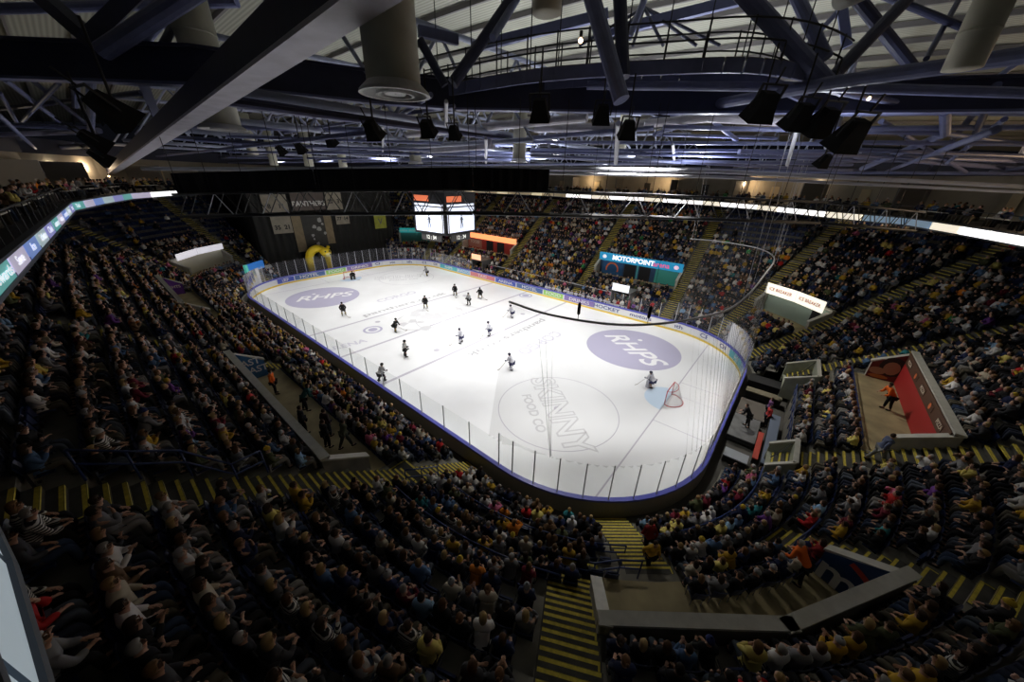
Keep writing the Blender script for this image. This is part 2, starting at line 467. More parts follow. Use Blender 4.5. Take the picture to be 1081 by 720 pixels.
while u < UT-.5 and n < 100:
    corner = frame(u+.5)[2] > 0 or frame(u)[0][0] > 29 or frame(u)[0][0] < -29
    w = (1.30*AL/(RC*PI/2) if frame(u+.2)[2] > 0 else 1.4) if corner else 2.35
    if SU['far'][0] < u < SU['far'][0]+2*CX and -11.5 < P(u, 0).x < 14.2:      # open benches on the far side
        u += w; continue
    h = 3.45 if corner else 2.95
    e = MB(); strip(e, urange(u, min(u+w, UT)), .06, 1.2, .06, h); e.build('glass_pane', GL, boards)
    e = MB(); e.bar(P(u, .06, 1.18), P(u, .06, h+.03), .05, .05, (1, 0, 0)); e.build('stanchion', STAN, boards)
    u += w; n += 1

# ---------------------------------------------------------------- aisles
def pl(u, off, d, z):
    """point at offset off metres along the row from u"""
    return P(u+off/scale_at(u, d), d, z)
ai_lab = ['yellow-edged stairs running straight up from the concrete box of the near side', 'yellow-edged stairs at the far end of the near side blue banner box', 'yellow-edged stairs beside the purple banner box', 'dark yellow-edged stairs beyond the purple banner box',
 'yellow-edged stairs beside the near corner box with the arc logo', 'short yellow-edged stairs dropping from the near corner box to the boards', 'yellow-edged stairs on the outer side of the arc logo box',
 'yellow-edged stairs below the red mural box', 'yellow-edged stairs above the red mural box', 'yellow-edged stairs on the near side of the ICE BREAKER box', 'yellow-edged stairs on the far side of the ICE BREAKER box',
 'yellow-edged stairs on the end wall side of the blue arena sign box', 'yellow-edged stairs on the centre line side of the blue arena sign box', 'yellow-edged stairs beside the orange sign box towards mid rink', 'yellow-edged stairs beside the orange sign box towards the black curtain',
 'yellow-edged stairs next to the black curtain in the far corner', 'yellow-edged stairs climbing between purple banner box and pale kiosk', 'yellow-edged stairs between pale kiosk and black curtain']
for (uc, hw, r0, r1, _), lab in zip(AISLES, ai_lab):
    if r0 == 9 : r0 = 0
    root = empty('aisle_stairs', lab, 'stairs', P(uc, row_d(r0), row_z(r0)))
    root_inv = Matrix.Translation(root.location).inverted()
    base = MB(); nos = []
    rows = [i for i in range(r0, r1) if not cut(uc, i)]
    for i in rows:
        # tread raised over the terrace, with one half step in front of each riser
        for half in (0, 1, 2):
            # two lower steps stand in front of the riser, the third is the row tread itself
            d0 = row_d(i)-DR*(2-half)/3; dz_ = (row_z(i)-row_z(i-1))/3 if i else ZR/3; z1 = row_z(i)-dz_*(2-half)+.012
            z0 = z1-dz_-.02
            d1 = d0+DR/3
            A, B, C_, D_ = pl(uc, -hw, d0, z1), pl(uc, hw, d0, z1), pl(uc, hw, d1, z1), pl(uc, -hw, d1, z1)
            base.quad(A, B, C_, D_)
            base.quad(pl(uc, -hw, d0, z0), pl(uc, hw, d0, z0), B, A)
            base.quad(pl(uc, -hw, d0, z0), A, D_, pl(uc, -hw, d1, z0)); base.quad(pl(uc, hw, d0, z0), pl(uc, hw, d1, z0), C_, B)
            e = MB(); zz = z1+.006
            e.quad(pl(uc, -hw+.04, d0+.005, zz), pl(uc, hw-.04, d0+.005, zz), pl(uc, hw-.04, d0+.085, zz), pl(uc, -hw+.04, d0+.085, zz))
            e.quad(pl(uc, -hw+.04, d0-.006, z1-.05), pl(uc, hw-.04, d0-.006, z1-.05), pl(uc, hw-.04, d0-.006, zz), pl(uc, -hw+.04, d0-.006, zz))
            if half == 2:
                e.quad(pl(uc, hw-.09, d0+.08, zz), pl(uc, hw-.04, d0+.08, zz), pl(uc, hw-.04, d1-.02, zz), pl(uc, hw-.09, d1-.02, zz))
            nos.append(e)
    for mb_, nm, mt in [(base, 'step_block', STEPM)]+[(e, 'step_nosing', YEL) for e in nos]:
        mb_.v = [tuple(Vector(p)-root.location) for p in mb_.v]
        mb_.build(nm, mt, root)

# dark stair landings edged in yellow
LM = mat('landing_mat', (.035, .037, .035), .9)
for uc, hw, d0, d1, z, lab in ((u_c('near_right', 62.4), .95, 4.75, 5.72, row_z(5)+.012, 'dark landing mat with yellow edges at the foot of the near corner stairs'), (u_near(19.3), 1.0, 4.05, 5.08, row_z(4)+.04, 'dark landing mat with yellow edges beside the blue banner box corner')):
    root = empty('stair_landing', lab, 'landing', P(uc, d0, z))
    Lq = lambda o_, d_, zz: pl(uc, o_, d_, zz)-root.location
    e = MB(); t = [Lq(-hw, d0, z), Lq(hw, d0, z), Lq(hw, d1, z), Lq(-hw, d1, z)]; lo_ = [p-Vector((0, 0, .5)) for p in t]; e.poly(t)
    for k in range(4): e.quad(lo_[k], lo_[(k+1) % 4], t[(k+1) % 4], t[k])
    e.build('mat', LM, root)
    for (o0, d_0, o1, d_1) in ((-hw, d0, hw, d0+.08), (-hw, d0, -hw+.07, d1), (hw-.07, d0, hw, d1), (-hw, d1-.08, hw, d1)):
        e = MB(); zz = z+.006; e.quad(Lq(o0, d_0, zz), Lq(o1, d_0, zz), Lq(o1, d_1, zz), Lq(o0, d_1, zz)); e.build('yellow_edge', YEL, root)
# ---------------------------------------------------------------- vomitories: platform, walls with caps, banners
def loc_mb(mb, root): mb.v = [tuple(Vector(p)-root.location) for p in mb.v]; return mb
def wall_between(mb, cap, a, b, za0, za1, zb0, zb1, th=.28):
    """upright wall from a to b; base and top heights given at both ends; a pale cap on top"""
    a = Vector(a[:2]).to_3d(); b = Vector(b[:2]).to_3d(); d = (b-a).normalized(); n = Vector((-d.y, d.x, 0))*th/2
    A = [a-n, a+n, b+n, b-n]; z0 = [za0, za0, zb0, zb0]; z1 = [za1, za1, zb1, zb1]
    bot = [p+Vector((0, 0, z)) for p, z in zip(A, z0)]; top = [p+Vector((0, 0, z)) for p, z in zip(A, z1)]
    mb.poly(bot[::-1]); mb.poly(top)
    for k in range(4): mb.quad(bot[k], bot[(k+1) % 4], top[(k+1) % 4], top[k])
    n2 = n*1.25; A2 = [a-n2-d*.05, a+n2-d*.05, b+n2+d*.05, b-n2+d*.05]
    t0 = [p+Vector((0, 0, z)) for p, z in zip(A2, z1)]; t1 = [p+Vector((0, 0, z+.09)) for p, z in zip(A2, z1)]
    cap.poly(t0[::-1]); cap.poly(t1)
    for k in range(4): cap.quad(t0[k], t0[(k+1) % 4], t1[(k+1) % 4], t1[k])
CAPW = mat('pale_wall_cap', (0.50, 0.49, 0.43), 0.6, noise=.1, scale=4)
DARKD = mat('doorway_dark', (0.012, 0.012, 0.015), 0.9)
BAN = {}
voml = {'near_a': 'raised concrete entrance box on the near side with blue banner and olive platform', 'near_b': 'concrete entrance box on the near side with purple banner',
 'far_a': 'entrance box on the far side under the blue arena name sign', 'far_b': 'entrance box on the far side under the glowing orange sign',
 'nr': 'near corner concrete entrance box with navy wall, red arc and white m emblem', 'fr': 'far corner entrance box under two glowing ICE BREAKER signs',
 'nl': 'pale walled entrance box under two blank glowing white signs', 'fl': 'entrance box in far corner under the teal sign', 'right': 'end stand entrance box with red food mural on its inner walls'}
VINFO = {}
for k, (a, b, r0, r1) in VOMS.items():
    zf = row_z(r0); df = row_d(r0); db = row_d(r1); zt = row_z(r1)+.45
    root = empty('entrance_box', voml[k], 'stairwell entrance', P((a+b)/2, df, zf))
    us = urange(a, b)
    pm = MB(); strip(pm, us, df-.02, zf, db, zf); strip(pm, us, df-.02, zf-.5, df-.02, zf)
    loc_mb(pm, root).build('platform', PLATM, root)
    # back wall as two or three straight panels
    nseg = 1 if (k.startswith('near_') or k.startswith('far_') or k == 'right') else 2
    nodes = [a+(b-a)*i/nseg for i in range(nseg+1)]
    VINFO[k] = dict(root=root, nodes=nodes, zf=zf, db=db, df=df, zt=zt)
    for i in range(nseg):
        w = MB(); c = MB()
        A_, B_ = P(nodes[i], db-.14), P(nodes[i+1], db-.14); ex = (B_-A_).normalized()*.13
        wall_between(w, c, A_-ex, B_+ex, zf, zt, zf, zt)
        loc_mb(w, root).build('rear_wall', CONC if k.startswith('near') or k in ('nr', 'right') else CONCL, root); loc_mb(c, root).build('wall_cap', CAPW, root)
    for uu_, in ((a,), (b,)):
        w = MB(); c = MB()
        d_front = df+.75
        wall_between(w, c, P(uu_, d_front), P(uu_, db), zf-.4, zf+1.12, zf-.4, zt)
        loc_mb(w, root).build('side_wall', CONC if k in ('near_a', 'near_b') else CONCL, root); loc_mb(c, root).build('wall_cap', CAPW, root)
def on_wall(k, i0, x0, x1, z0, z1, m, name, off=.30, parent=None):
    """flat panel on the inner face of rear wall panel i0; x0,x1 in 0..1 along it"""
    V = VINFO[k]; A = P(V['nodes'][i0], V['db']-off); B = P(V['nodes'][i0+1], V['db']-off)
    p0 = A.lerp(B, x0); p1 = A.lerp(B, x1); inn = -Vector((*frame((V['nodes'][i0]+V['nodes'][i0+1])/2)[1], 0))
    e = MB()
    q = [p0+Vector((0, 0, z0)), p1+Vector((0, 0, z0)), p1+Vector((0, 0, z1)), p0+Vector((0, 0, z1))]
    q2 = [x+inn*.05 for x in q]
    e.poly(q); e.poly(q2)
    for j in range(4): e.quad(q[j], q[(j+1) % 4], q2[(j+1) % 4], q2[j])
    loc_mb(e, V['root'])
    o = e.build(name, m, V['root'])
    return o, p0, p1, inn
def wall_text(k, o, p0, p1, inn, t, z, s, size, m, bold=0.0, sx=1.0, name='sign_lettering'):
    c = p0.lerp(p1, t)+inn*.062+Vector((0, 0, z))
    dirx = (p0-p1) if True else (p1-p0)
    dirx.z = 0; dirx.normalize()
    # reading direction as seen from the rink
    x = inn.cross(Vector((0, 0, 1)))*-1
    me = text_mesh(s, size, m, 0, .004, bold)
    ob = bpy.data.objects.new(name, me); COL.objects.link(ob); ob.parent = o
    n = inn; zc = Vector((0, 0, 1)); x = zc.cross(n).normalized()
    mw = Matrix((x*sx, zc, n)).transposed().to_4x4(); mw.translation = c-VINFO[k]['root'].location
    ob.matrix_local = mw
    return ob
def emat(name, col, e): return mat(name, col, .6, emit=e)
# far_a : blue arena sign
V = VINFO['far_a']
o, p0, p1, inn = on_wall('far_a', 0, -.01, 1.01, V['zf']+1.98, V['zf']+3.12, emat('sign_blue', (0.02, 0.33, 0.62), .35), 'sign_board', .45)
zc = V['zf']+2.55
zc_ = zc; sp0, sp1 = p0, p1
wall_text('far_a', o, p0, p1, inn, .57, zc, 'MOTORPOINT', .90, emat('sign_white', (1, 1, 1), .9), .03, 1.02)
wall_text('far_a', o, p0, p1, inn, .235, zc, 'arena', .90, emat('sign_pink', (0.85, 0.10, 0.28), .6), .01, 1.1)
o, p0, p1, inn = on_wall('far_a', 0, 0, 1, V['zf'], V['zf']+1.97, mat('portal_navy', (0.02, 0.06, 0.14), .7), 'wall_graphic', .34)
for x0, x1, cc in ((.03, .28, (0.05, 0.35, 0.30)), (.68, .95, (0.01, .08, .22))): on_wall('far_a', 0, x0, x1, V['zf']+.1, V['zf']+1.93, mat('portal_panel_%d' % int(x0*100), cc, .6), 'wall_graphic', .40)
on_wall('far_a', 0, .34, .47, V['zf'], V['zf']+1.9, DARKD, 'doorway', .42); on_wall('far_a', 0, .52, .66, V['zf'], V['zf']+1.9, DARKD, 'doorway', .42)
on_wall('far_a', 0, .485, .505, V['zf'], V['zf']+1.97, mat('teal_post', (.1, .45, .5), .5), 'door_post', .45)
e = MB(); A = P(V['nodes'][0], V['db']-.46).lerp(P(V['nodes'][1], V['db']-.46), .82)
for rr0, ww, a0, a1 in ((.78, .22, -.3, PI+.3),):
    for kk in range(16):
        t0, t1 = a0+(a1-a0)*kk/16, a0+(a1-a0)*(kk+1)/16
        e.quad(*[A+Vector((-q*math.cos(t), -.01, V['zf']+.85+q*math.sin(t))) for q, t in ((rr0, t0), (rr0+ww, t0), (rr0+ww, t1), (rr0, t1))])
e = loc_mb(e, V['root']); e.build('wall_emblem', mat('emblem_orange', (0.75, 0.16, 0.05), .6), V['root'])
for t_, cc in ((.93, (.9, .9, .95)), (.07, (.9, .6, .75))):
    p0, p1 = sp0, sp1; c_ = p0.lerp(p1, t_)+inn*.07+Vector((0, 0, zc_)); e = MB(); xx = (p1-p0).normalized()
    e.poly([c_+xx*(.34*math.cos(PI/3*j))+Vector((0, 0, .28*math.sin(PI/3*j))) for j in range(6)]); loc_mb(e, V['root']).build('sign_badge', emat('badge_%d' % int(t_*100), cc, .6), V['root'])
# far_b : orange sign
V = VINFO['far_b']
on_wall('far_b', 0, -.01, 1.01, V['zf']+2.0, V['zf']+2.95, emat('sign_orange', (1.0, 0.32, 0.12), 1.3), 'sign_board', .45)
on_wall('far_b', 0, 0, 1, V['zf'], V['zf']+2.0, mat('portal_red', (0.35, 0.03, 0.02), .7), 'wall_graphic', .34)
for x0, x1 in ((.22, .36), (.44, .58)): on_wall('far_b', 0, x0, x1, V['zf'], V['zf']+1.9, DARKD, 'doorway', .42)
o, p0, p1, inn = on_wall('far_b', 0, .68, .97, V['zf']+.3, V['zf']+1.8, mat('portal_pale', (0.42, 0.16, 0.12), .7), 'wall_graphic', .42)
wall_text('far_b', o, p0, p1, inn, .5, V['zf']+1.3, 'FOOD', .8, mat('pale_print', (.7, .6, .5), .6))
# fr : ICE BREAKER
V = VINFO['fr']
sg = emat('sign_cream', (1.0, 0.93, 0.78), 1.05)
for i in (0, 1):
    o, p0, p1, inn = on_wall('fr', i, .01, .99, V['zf']+2.0, V['zf']+3.1, sg, 'sign_board', .9)
    wall_text('fr', o, p0, p1, inn, .5, V['zf']+2.55, 'ICE BREAKER' if False else 'ICE BREAKER', .47, mat('sign_red_print', (.65, .1, .05), .6), .008, .92)
    on_wall('fr', i, 0, 1, V['zf'], V['zf']+2.2, mat('pale_green_wall', (0.30, 0.38, 0.33), .7), 'wall_graphic', .34)
on_wall('fr', 0, .2, .45, V['zf'], V['zf']+1.95, DARKD, 'doorway', .42)
# nl : pale kiosk with white signs
V = VINFO['nl']
for i in (0, 1):
    on_wall('nl', i, .01, .99, V['zf']+2.2, V['zf']+3.0, emat('sign_white_glow', (0.95, 0.92, 1.0), .55), 'sign_board', .8)
    on_wall('nl', i, 0, 1, V['zf'], V['zf']+2.22, mat('kiosk_wall', (0.66, 0.64, 0.50), .7), 'wall_graphic', .34)
# fl : teal
V = VINFO['fl']
for i in (0, 1):
    o, p0, p1, inn = on_wall('fl', i, .01, .99, V['zf']+2.0, V['zf']+2.9, emat('sign_teal', (0.02, 0.42, 0.42), .35), 'sign_board', .8)
    on_wall('fl', i, 0, 1, V['zf'], V['zf']+2.0, mat('teal_wall', (0.05, 0.24, 0.22), .7), 'wall_graphic', .34)
    wall_text('fl', o, p0, p1, inn, .5, V['zf']+2.45, 'arena shop' if i else 'arena', .7, mat('pale_print', (.7, .6, .5), .6))
# near_a : blue banner on the far side wall facing the camera; near_b purple
def side_banner(k, uend, m, text=None, textm=None, sgn=1, arc=False, size=.9, lines=None):
    V = VINFO[k]; u_ = V['nodes'][0] if uend == 0 else V['nodes'][-1]
    (nx, ny) = frame(u_)[1]; out = Vector((nx, ny, 0)); tan = Vector((-ny, nx, 0))*(1 if uend == 0 else -1)
    # tan points into the box
    mid = P((V['nodes'][0]+V['nodes'][-1])/2, V['db'])-P(u_, V['db']); tan = tan if tan.dot(mid) > 0 else -tan
    a = P(u_, V['df']+.76)+tan*.15; b = P(u_, V['db']-.16)+tan*.15
    zf = V['zf']
    q = [a+Vector((0, 0, zf+.02)), b+Vector((0, 0, zf+.02)), b+Vector((0, 0, V['zt']-.02)), a+Vector((0, 0, zf+1.10))]
    e = MB(); q2 = [x+tan*.03 for x in q]; e.poly(q2); e.poly(q)
    for j in range(4): e.quad(q[j], q[(j+1) % 4], q2[(j+1) % 4], q2[j])
    o = loc_mb(e, V['root']).build('banner', m, V['root'])
    zc = Vector((0, 0, 1)); x = zc.cross(tan).normalized(); c = a.lerp(b, .55)+tan*.045
    for s, sz, dz, mm in (lines or []):
        me = text_mesh(s, sz, mm, 0, .003, .01); t = bpy.data.objects.new('banner_lettering', me); COL.objects.link(t); t.parent = o
        mw = Matrix((x, zc, tan)).transposed().to_4x4(); mw.translation = c+Vector((0, 0, zf+dz))-V['root'].location; t.matrix_local = mw
    return V, o, a, b, tan, x
side_banner('near_a', 0, mat('banner_blue', (0.04, 0.16, 0.36), .6), lines=[('EAST', .62, 1.25, WHITE), ('COAST', .62, .65, WHITE)])
side_banner('near_b', 0, mat('banner_purple', (0.13, 0.03, 0.28), .6), lines=[('NIGHTS', .4, .9, mat('pale_print', (.7, .6, .5), .6))])
# banner along the inner rear wall of the near side boxes is not seen; near corner box: navy side wall with arc emblem
V, o, a, b, tan, x = side_banner('nr', 1, mat('banner_navy', (0.012, 0.05, 0.17), .55))
def arc_on(o, k, org, xd, nrm, r, w, a0, a1, m, name, n=18):
    e = MB()
    for kk in range(n):
        t0, t1 = a0+(a1-a0)*kk/n, a0+(a1-a0)*(kk+1)/n
        e.quad(*[org+xd*(q*math.cos(t))+Vector((0, 0, q*math.sin(t)))+nrm*.02 for q, t in ((r, t0), (r+w, t0), (r+w, t1), (r, t1))])
    loc_mb(e, VINFO[k]['root']); return e.build(name, m, o)
V = VINFO['nr']; cx_ = a.lerp(b, .10)+tan*.02+Vector((0, 0, V['zf']-.35))
xs_ = (b-a); xs_.z = 0; xs_.normalize()
arc_on(o, 'nr', cx_, xs_, tan, 1.72, .20, .25, 1.30, mat('arc_red', (.55, .05, .03), .6), 'banner_arc')
me = text_mesh('m', 1.5, WHITE, 0, .003, .03); t_ = bpy.data.objects.new('banner_emblem', me); COL.objects.link(t_); t_.parent = o
mw = Matrix((x, Vector((0, 0, 1)), tan)).transposed().to_4x4(); mw.translation = a.lerp(b, .36)+tan*.05+Vector((0, 0, V['zf']+.5))-V['root'].location; t_.matrix_local = mw
# picture side wall of the mural box
V, o, a, b, tan, x = side_banner('right', 1, mat('mural_dark_red', (.16, .015, .015), .6))
def blob(c0, rx, rz, m, nm, off=.04):
    e = MB(); xs2 = (b-a); xs2.z = 0; xs2.normalize()
    e.poly([c0+xs2*(rx*math.cos(2*PI*k/14))+Vector((0, 0, rz*math.sin(2*PI*k/14)))+tan*off for k in range(14)]); loc_mb(e, V['root']); return e.build(nm, m, o)
c0 = a.lerp(b, .62)+Vector((0, 0, V['zf']+1.05))
blob(c0, .62, .72, mat('mural_hair', (.03, .02, .02), .7), 'picture_hair', .045); blob(c0+Vector((0, 0, -.1)), .40, .48, mat('mural_skin', (.45, .24, .15), .7), 'picture_face', .055)
blob(a.lerp(b, .25)+Vector((0, 0, V['zf']+.6)), .42, .26, MATS['mural_skin'], 'picture_hand', .05); blob(a.lerp(b, .35)+Vector((0, 0, V['zf']+.2)), .5, .14, mat('mural_orange', (.5, .18, .04), .7), 'picture_food', .052)
# mural box of the end stand
V = VINFO['right']
RED = mat('mural_red', (0.42, 0.02, 0.02), .6)
on_wall('right', 0, 0, 1, V['zf'], V['zt']-.75, RED, 'mural_panel', .30)
on_wall('right', 0, 0, 1, V['zt']-.75, V['zt']-.02, mat('mural_brown', (0.10, 0.045, 0.025), .6), 'mural_panel', .31)
for i in range(5):
    o, p0, p1, inn = on_wall('right', 0, .08+.19*i, .17+.19*i, V['zt']-.58, V['zt']-.22, MATS['mural_brown'], 'mural_label', .33)
    if i % 2 == 0: wall_text('right', o, p0, p1, inn, .5, V['zt']-.4, 'PIZZA', .34, mat('print_cream', (.85, .75, .6), .6))
    else:
        e = MB(); c = p0.lerp(p1, .5)+inn*.07
        for kk in range(10):
            t0, t1 = 2*PI*kk/10, 2*PI*(kk+1)/10
            e.poly([c+Vector((0, 0, V['zt']-.4)), c+Vector((0, .17*math.cos(t0), V['zt']-.4+.17*math.sin(t0))), c+Vector((0, .17*math.cos(t1), V['zt']-.4+.17*math.sin(t1)))])
        loc_mb(e, V['root']).build('mural_badge', mat('badge_orange', (.8, .2, .06), .6), o)
# ---------------------------------------------------------------- people
def skin_mesh(name, J, B, root, sub=1, keep=None):
    """grow one continuous surface over a skeleton. J: name -> ((x,y,z), rx, ry) ; B: pairs of names"""
    names = list(J); idx = {n: i for i, n in enumerate(names)}
    me = bpy.data.meshes.new(name)
    me.from_pydata([J[n][0] for n in names], [(idx[a], idx[b]) for a, b in B], [])
    ob = bpy.data.objects.new(name, me); COL.objects.link(ob)
    ob.modifiers.new('skin', 'SKIN')
    lay = me.skin_vertices[0].data
    for n in names:
        lay[idx[n]].radius = (J[n][1], J[n][2] if len(J[n]) > 2 else J[n][1])
    lay[idx[root]].use_root = True
    if sub:
        s = ob.modifiers.new('sub', 'SUBSURF'); s.levels = sub; s.render_levels = sub
    dg = bpy.context.evaluated_depsgraph_get()
    out = bpy.data.meshes.new_from_object(ob.evaluated_get(dg))
    bpy.data.objects.remove(ob); bpy.data.meshes.remove(me)
    out.name = name
    out.polygons.foreach_set('use_smooth', [True]*len(out.polygons))
    return out
def lerp3(a, b, t): return tuple(a[i]+(b[i]-a[i])*t for i in range(3))
def make_pose(lean=0.0, hands=((-.11, .34, .64), (.11, .34, .64)), elbows=((-.25, .03, .74), (.25, .03, .74)), turn=0.0, stand=False, stride=0.0, knees=None, bulk=1.0, crouch=0.0):
    """joint table of a figure facing +Y with its feet on z = 0"""
    if stand:
        hipz = .93-crouch; hy = -crouch*.3
        tors = [(0, hy, hipz), (0, hy+lean*.3, hipz+.17), (0, hy+lean*.7, hipz+.36), (0, hy+lean, hipz+.48)]
    else:
        hipz = .50; hy = 0
        tors = [(0, 0, hipz), (0, lean*.3, .66), (0, -.01+lean*.75, .86), (0, -.01+lean, .97)]
    sh = tors[3][2]; ly = tors[3][1]
    J = {}
    J['pelvis'] = (tors[0], .15*bulk, .12*bulk)
    J['waist'] = (tors[1], .145*bulk, .11*bulk)
    J['chest'] = (tors[2], .155*bulk, .12*bulk)
    J['collar'] = (tors[3], .11, .09)
    J['neck'] = ((0, ly+.02, sh+.11), .052, .055)
    hx = math.sin(turn)
    J['jaw'] = ((hx*.02, ly+.045, sh+.17), .062, .068)
    J['skull'] = ((hx*.01, ly+.03, sh+.255), .078, .088)
    J['nose'] = ((hx*.1, ly+.03+.105*math.cos(turn), sh+.205), .012, .014)
    J['ear_a'] = ((-.083*math.cos(turn), ly+.02+.08*hx, sh+.215), .012, .02)
    J['ear_b'] = ((.083*math.cos(turn), ly+.02-.08*hx, sh+.215), .012, .02)
    B = [('pelvis', 'waist'), ('waist', 'chest'), ('chest', 'collar'), ('collar', 'neck'), ('neck', 'jaw'), ('jaw', 'skull'), ('jaw', 'nose'), ('skull', 'ear_a'), ('skull', 'ear_b')]
    for s, k in ((-1, 0), (1, 1)):
        c = 'ab'[k]
        J['shoulder_'+c] = ((s*.17, ly-.01, sh-.01), .058, .06)
        el = elbows[k]; ha = hands[k]
        J['elbow_'+c] = ((el[0], el[1]+ly*0, el[2]), .042, .042)
        J['wrist_'+c] = (lerp3(el, ha, .78), .029, .027)
        J['palm_'+c] = (lerp3(el, ha, 1.0), .036, .018)
        B += [('collar', 'shoulder_'+c), ('shoulder_'+c, 'elbow_'+c), ('elbow_'+c, 'wrist_'+c), ('wrist_'+c, 'palm_'+c)]
        kn = knees[k] if knees else ((s*.12, .43, .53) if not stand else (s*.10, .03+s*stride*.5+crouch*.9, .49-crouch*.2))
        an = (kn[0], kn[1]+.02, .10) if not stand else (s*.11, -.02+s*stride, .10)
        J['hip_'+c] = ((s*.09, hy+.02, hipz-.01-(.04 if stand else 0)), .085*bulk, .09*bulk)
        J['knee_'+c] = (kn, .058, .06)
        J['calf_'+c] = (lerp3(kn, an, .35), .052, .055)
        J['ankle_'+c] = (an, .036, .04)
        J['toe_'+c] = ((an[0]*1.05, an[1]+.15, .045), .04, .03)
        B += [('pelvis', 'hip_'+c), ('hip_'+c, 'knee_'+c), ('knee_'+c, 'calf_'+c), ('calf_'+c, 'ankle_'+c), ('ankle_'+c, 'toe_'+c)]
    return J, B
def with_fingers(J, B):
    J = dict(J); B = list(B)
    for k in 'ab':
        w = Vector(J['wrist_'+k][0]); p_ = Vector(J['palm_'+k][0]); d = (p_-w).normalized()
        s = -1 if k == 'a' else 1
        side = Vector((1, 0, 0)); side = (side-d*side.dot(d)).normalized(); dn = d.cross(side)*(-1)
        if dn.z > 0: dn = -dn
        for f, (off, L) in enumerate(((-.027, .070), (-.009, .082), (.009, .078), (.027, .060))):
            a = p_+d*.035+side*off; b = a+d*L*.5+dn*.012; c = b+d*L*.35+dn*.03
            for nm, q, r_ in (('f%d%s' % (f, k), a, .010), ('g%d%s' % (f, k), b, .009), ('h%d%s' % (f, k), c, .008)): J[nm] = (tuple(q), r_, r_)
            B += [('palm_'+k, 'f%d%s' % (f, k)), ('f%d%s' % (f, k), 'g%d%s' % (f, k)), ('g%d%s' % (f, k), 'h%d%s' % (f, k))]
        a = w.lerp(p_, .55)-side*s*.036+dn*.005; b = a+d*.035-side*s*.012
        J['t0'+k] = (tuple(a), .012, .012); J['t1'+k] = (tuple(b), .010, .010)
        B += [('wrist_'+k, 't0'+k), ('t0'+k, 't1'+k)]
    return J, B
GS = 1.24
TOPJ = ['waist', 'chest', 'collar', 'neck', 'shoulder_a', 'shoulder_b', 'elbow_a', 'elbow_b', 'wrist_a', 'wrist_b', 'pelvis']
LEGJ = ['pelvis', 'hip_a', 'hip_b', 'knee_a', 'knee_b', 'calf_a', 'calf_b', 'ankle_a', 'ankle_b']
def subset(J, B, names, grow, ends=None):
    K = {n: (J[n][0], J[n][1]*GS+grow, J[n][2]*GS+grow) for n in names}
    if ends:
        for n, v in ends.items():
            if n in K: K[n] = v(K[n])
    return K, [(a, b) for a, b in B if a in K and b in K]
def hair_mesh(J, kind):
    """a cap of hair over the skull: short, long, bun or knitted hat"""
    c = Vector(J['skull'][0])+Vector((0, -.012, -.004)); mb = MB()
    nu, nv = 12, 8; r = .103 if kind != 'hat' else .108
    k = len(mb.v)
    for i in range(nv+1):
        t = PI*.72*i/nv
        for j in range(nu):
            p = 2*PI*j/nu
            x, y, z = r*.92*math.sin(t)*math.cos(p), r*1.06*math.sin(t)*math.sin(p), r*1.08*math.cos(t)
            if y > .045 and z < .055 and kind != 'hat':       # face stays clear
                y = .045; z = max(z, .05)
            if kind == 'hat' and z < 0: z = -.005
            if kind == 'long' and y < .03 and i >= nv-2:
                z -= .05*(i-(nv-3)); y -= .01
            mb.v.append((c.x+x, c.y+y, c.z+z))
    for i in range(nv):
        for j in range(nu):
            mb.f.append((k+i*nu+j, k+(i+1)*nu+j, k+(i+1)*nu+(j+1) % nu, k+i*nu+(j+1) % nu)); mb.mi.append(0)
    if kind == 'bun': mb.ball(c+Vector((0, -.11, .05)), .04, 8, 5)
    if kind == 'hat': mb.ball(c+Vector((0, 0, .13)), .03, 8, 5)
    return mb
LAP = ((-.10, .29, .64), (.10, .29, .64))
POSES = {
 'hands in lap': dict(lean=0.0, hands=LAP),
 'leaning on knees': dict(lean=.20, hands=((-.08, .48, .66), (.08, .48, .66)), elbows=((-.20, .30, .68), (.20, .30, .68))),
 'clapping': dict(lean=.04, hands=((-.03, .33, .95), (.03, .33, .95)), elbows=((-.24, .14, .76), (.24, .14, .76))),
 'holding phone': dict(lean=.05, hands=((-.08, .36, .66), (.10, .34, .92)), elbows=((-.25, .08, .74), (.24, .16, .78))),
 'arms folded': dict(lean=-.03, hands=((.10, .20, .82), (-.10, .22, .78)), elbows=((-.24, .08, .76), (.24, .08, .76))),
 'hand at chin': dict(lean=.08, hands=((-.02, .20, 1.05), (.05, .36, .66)), elbows=((-.20, .26, .72), (.25, .10, .74)), turn=.35),
 'drinking': dict(lean=-.02, hands=((-.10, .34, .66), (.06, .20, 1.07)), elbows=((-.25, .06, .74), (.26, .20, .86)), turn=-.3),
}
HAIRK = ['short', 'long', 'bun', 'hat']
HI = {}   # high detail meshes shared by the nearest people
LO = []   # light versions for the mass of the crowd
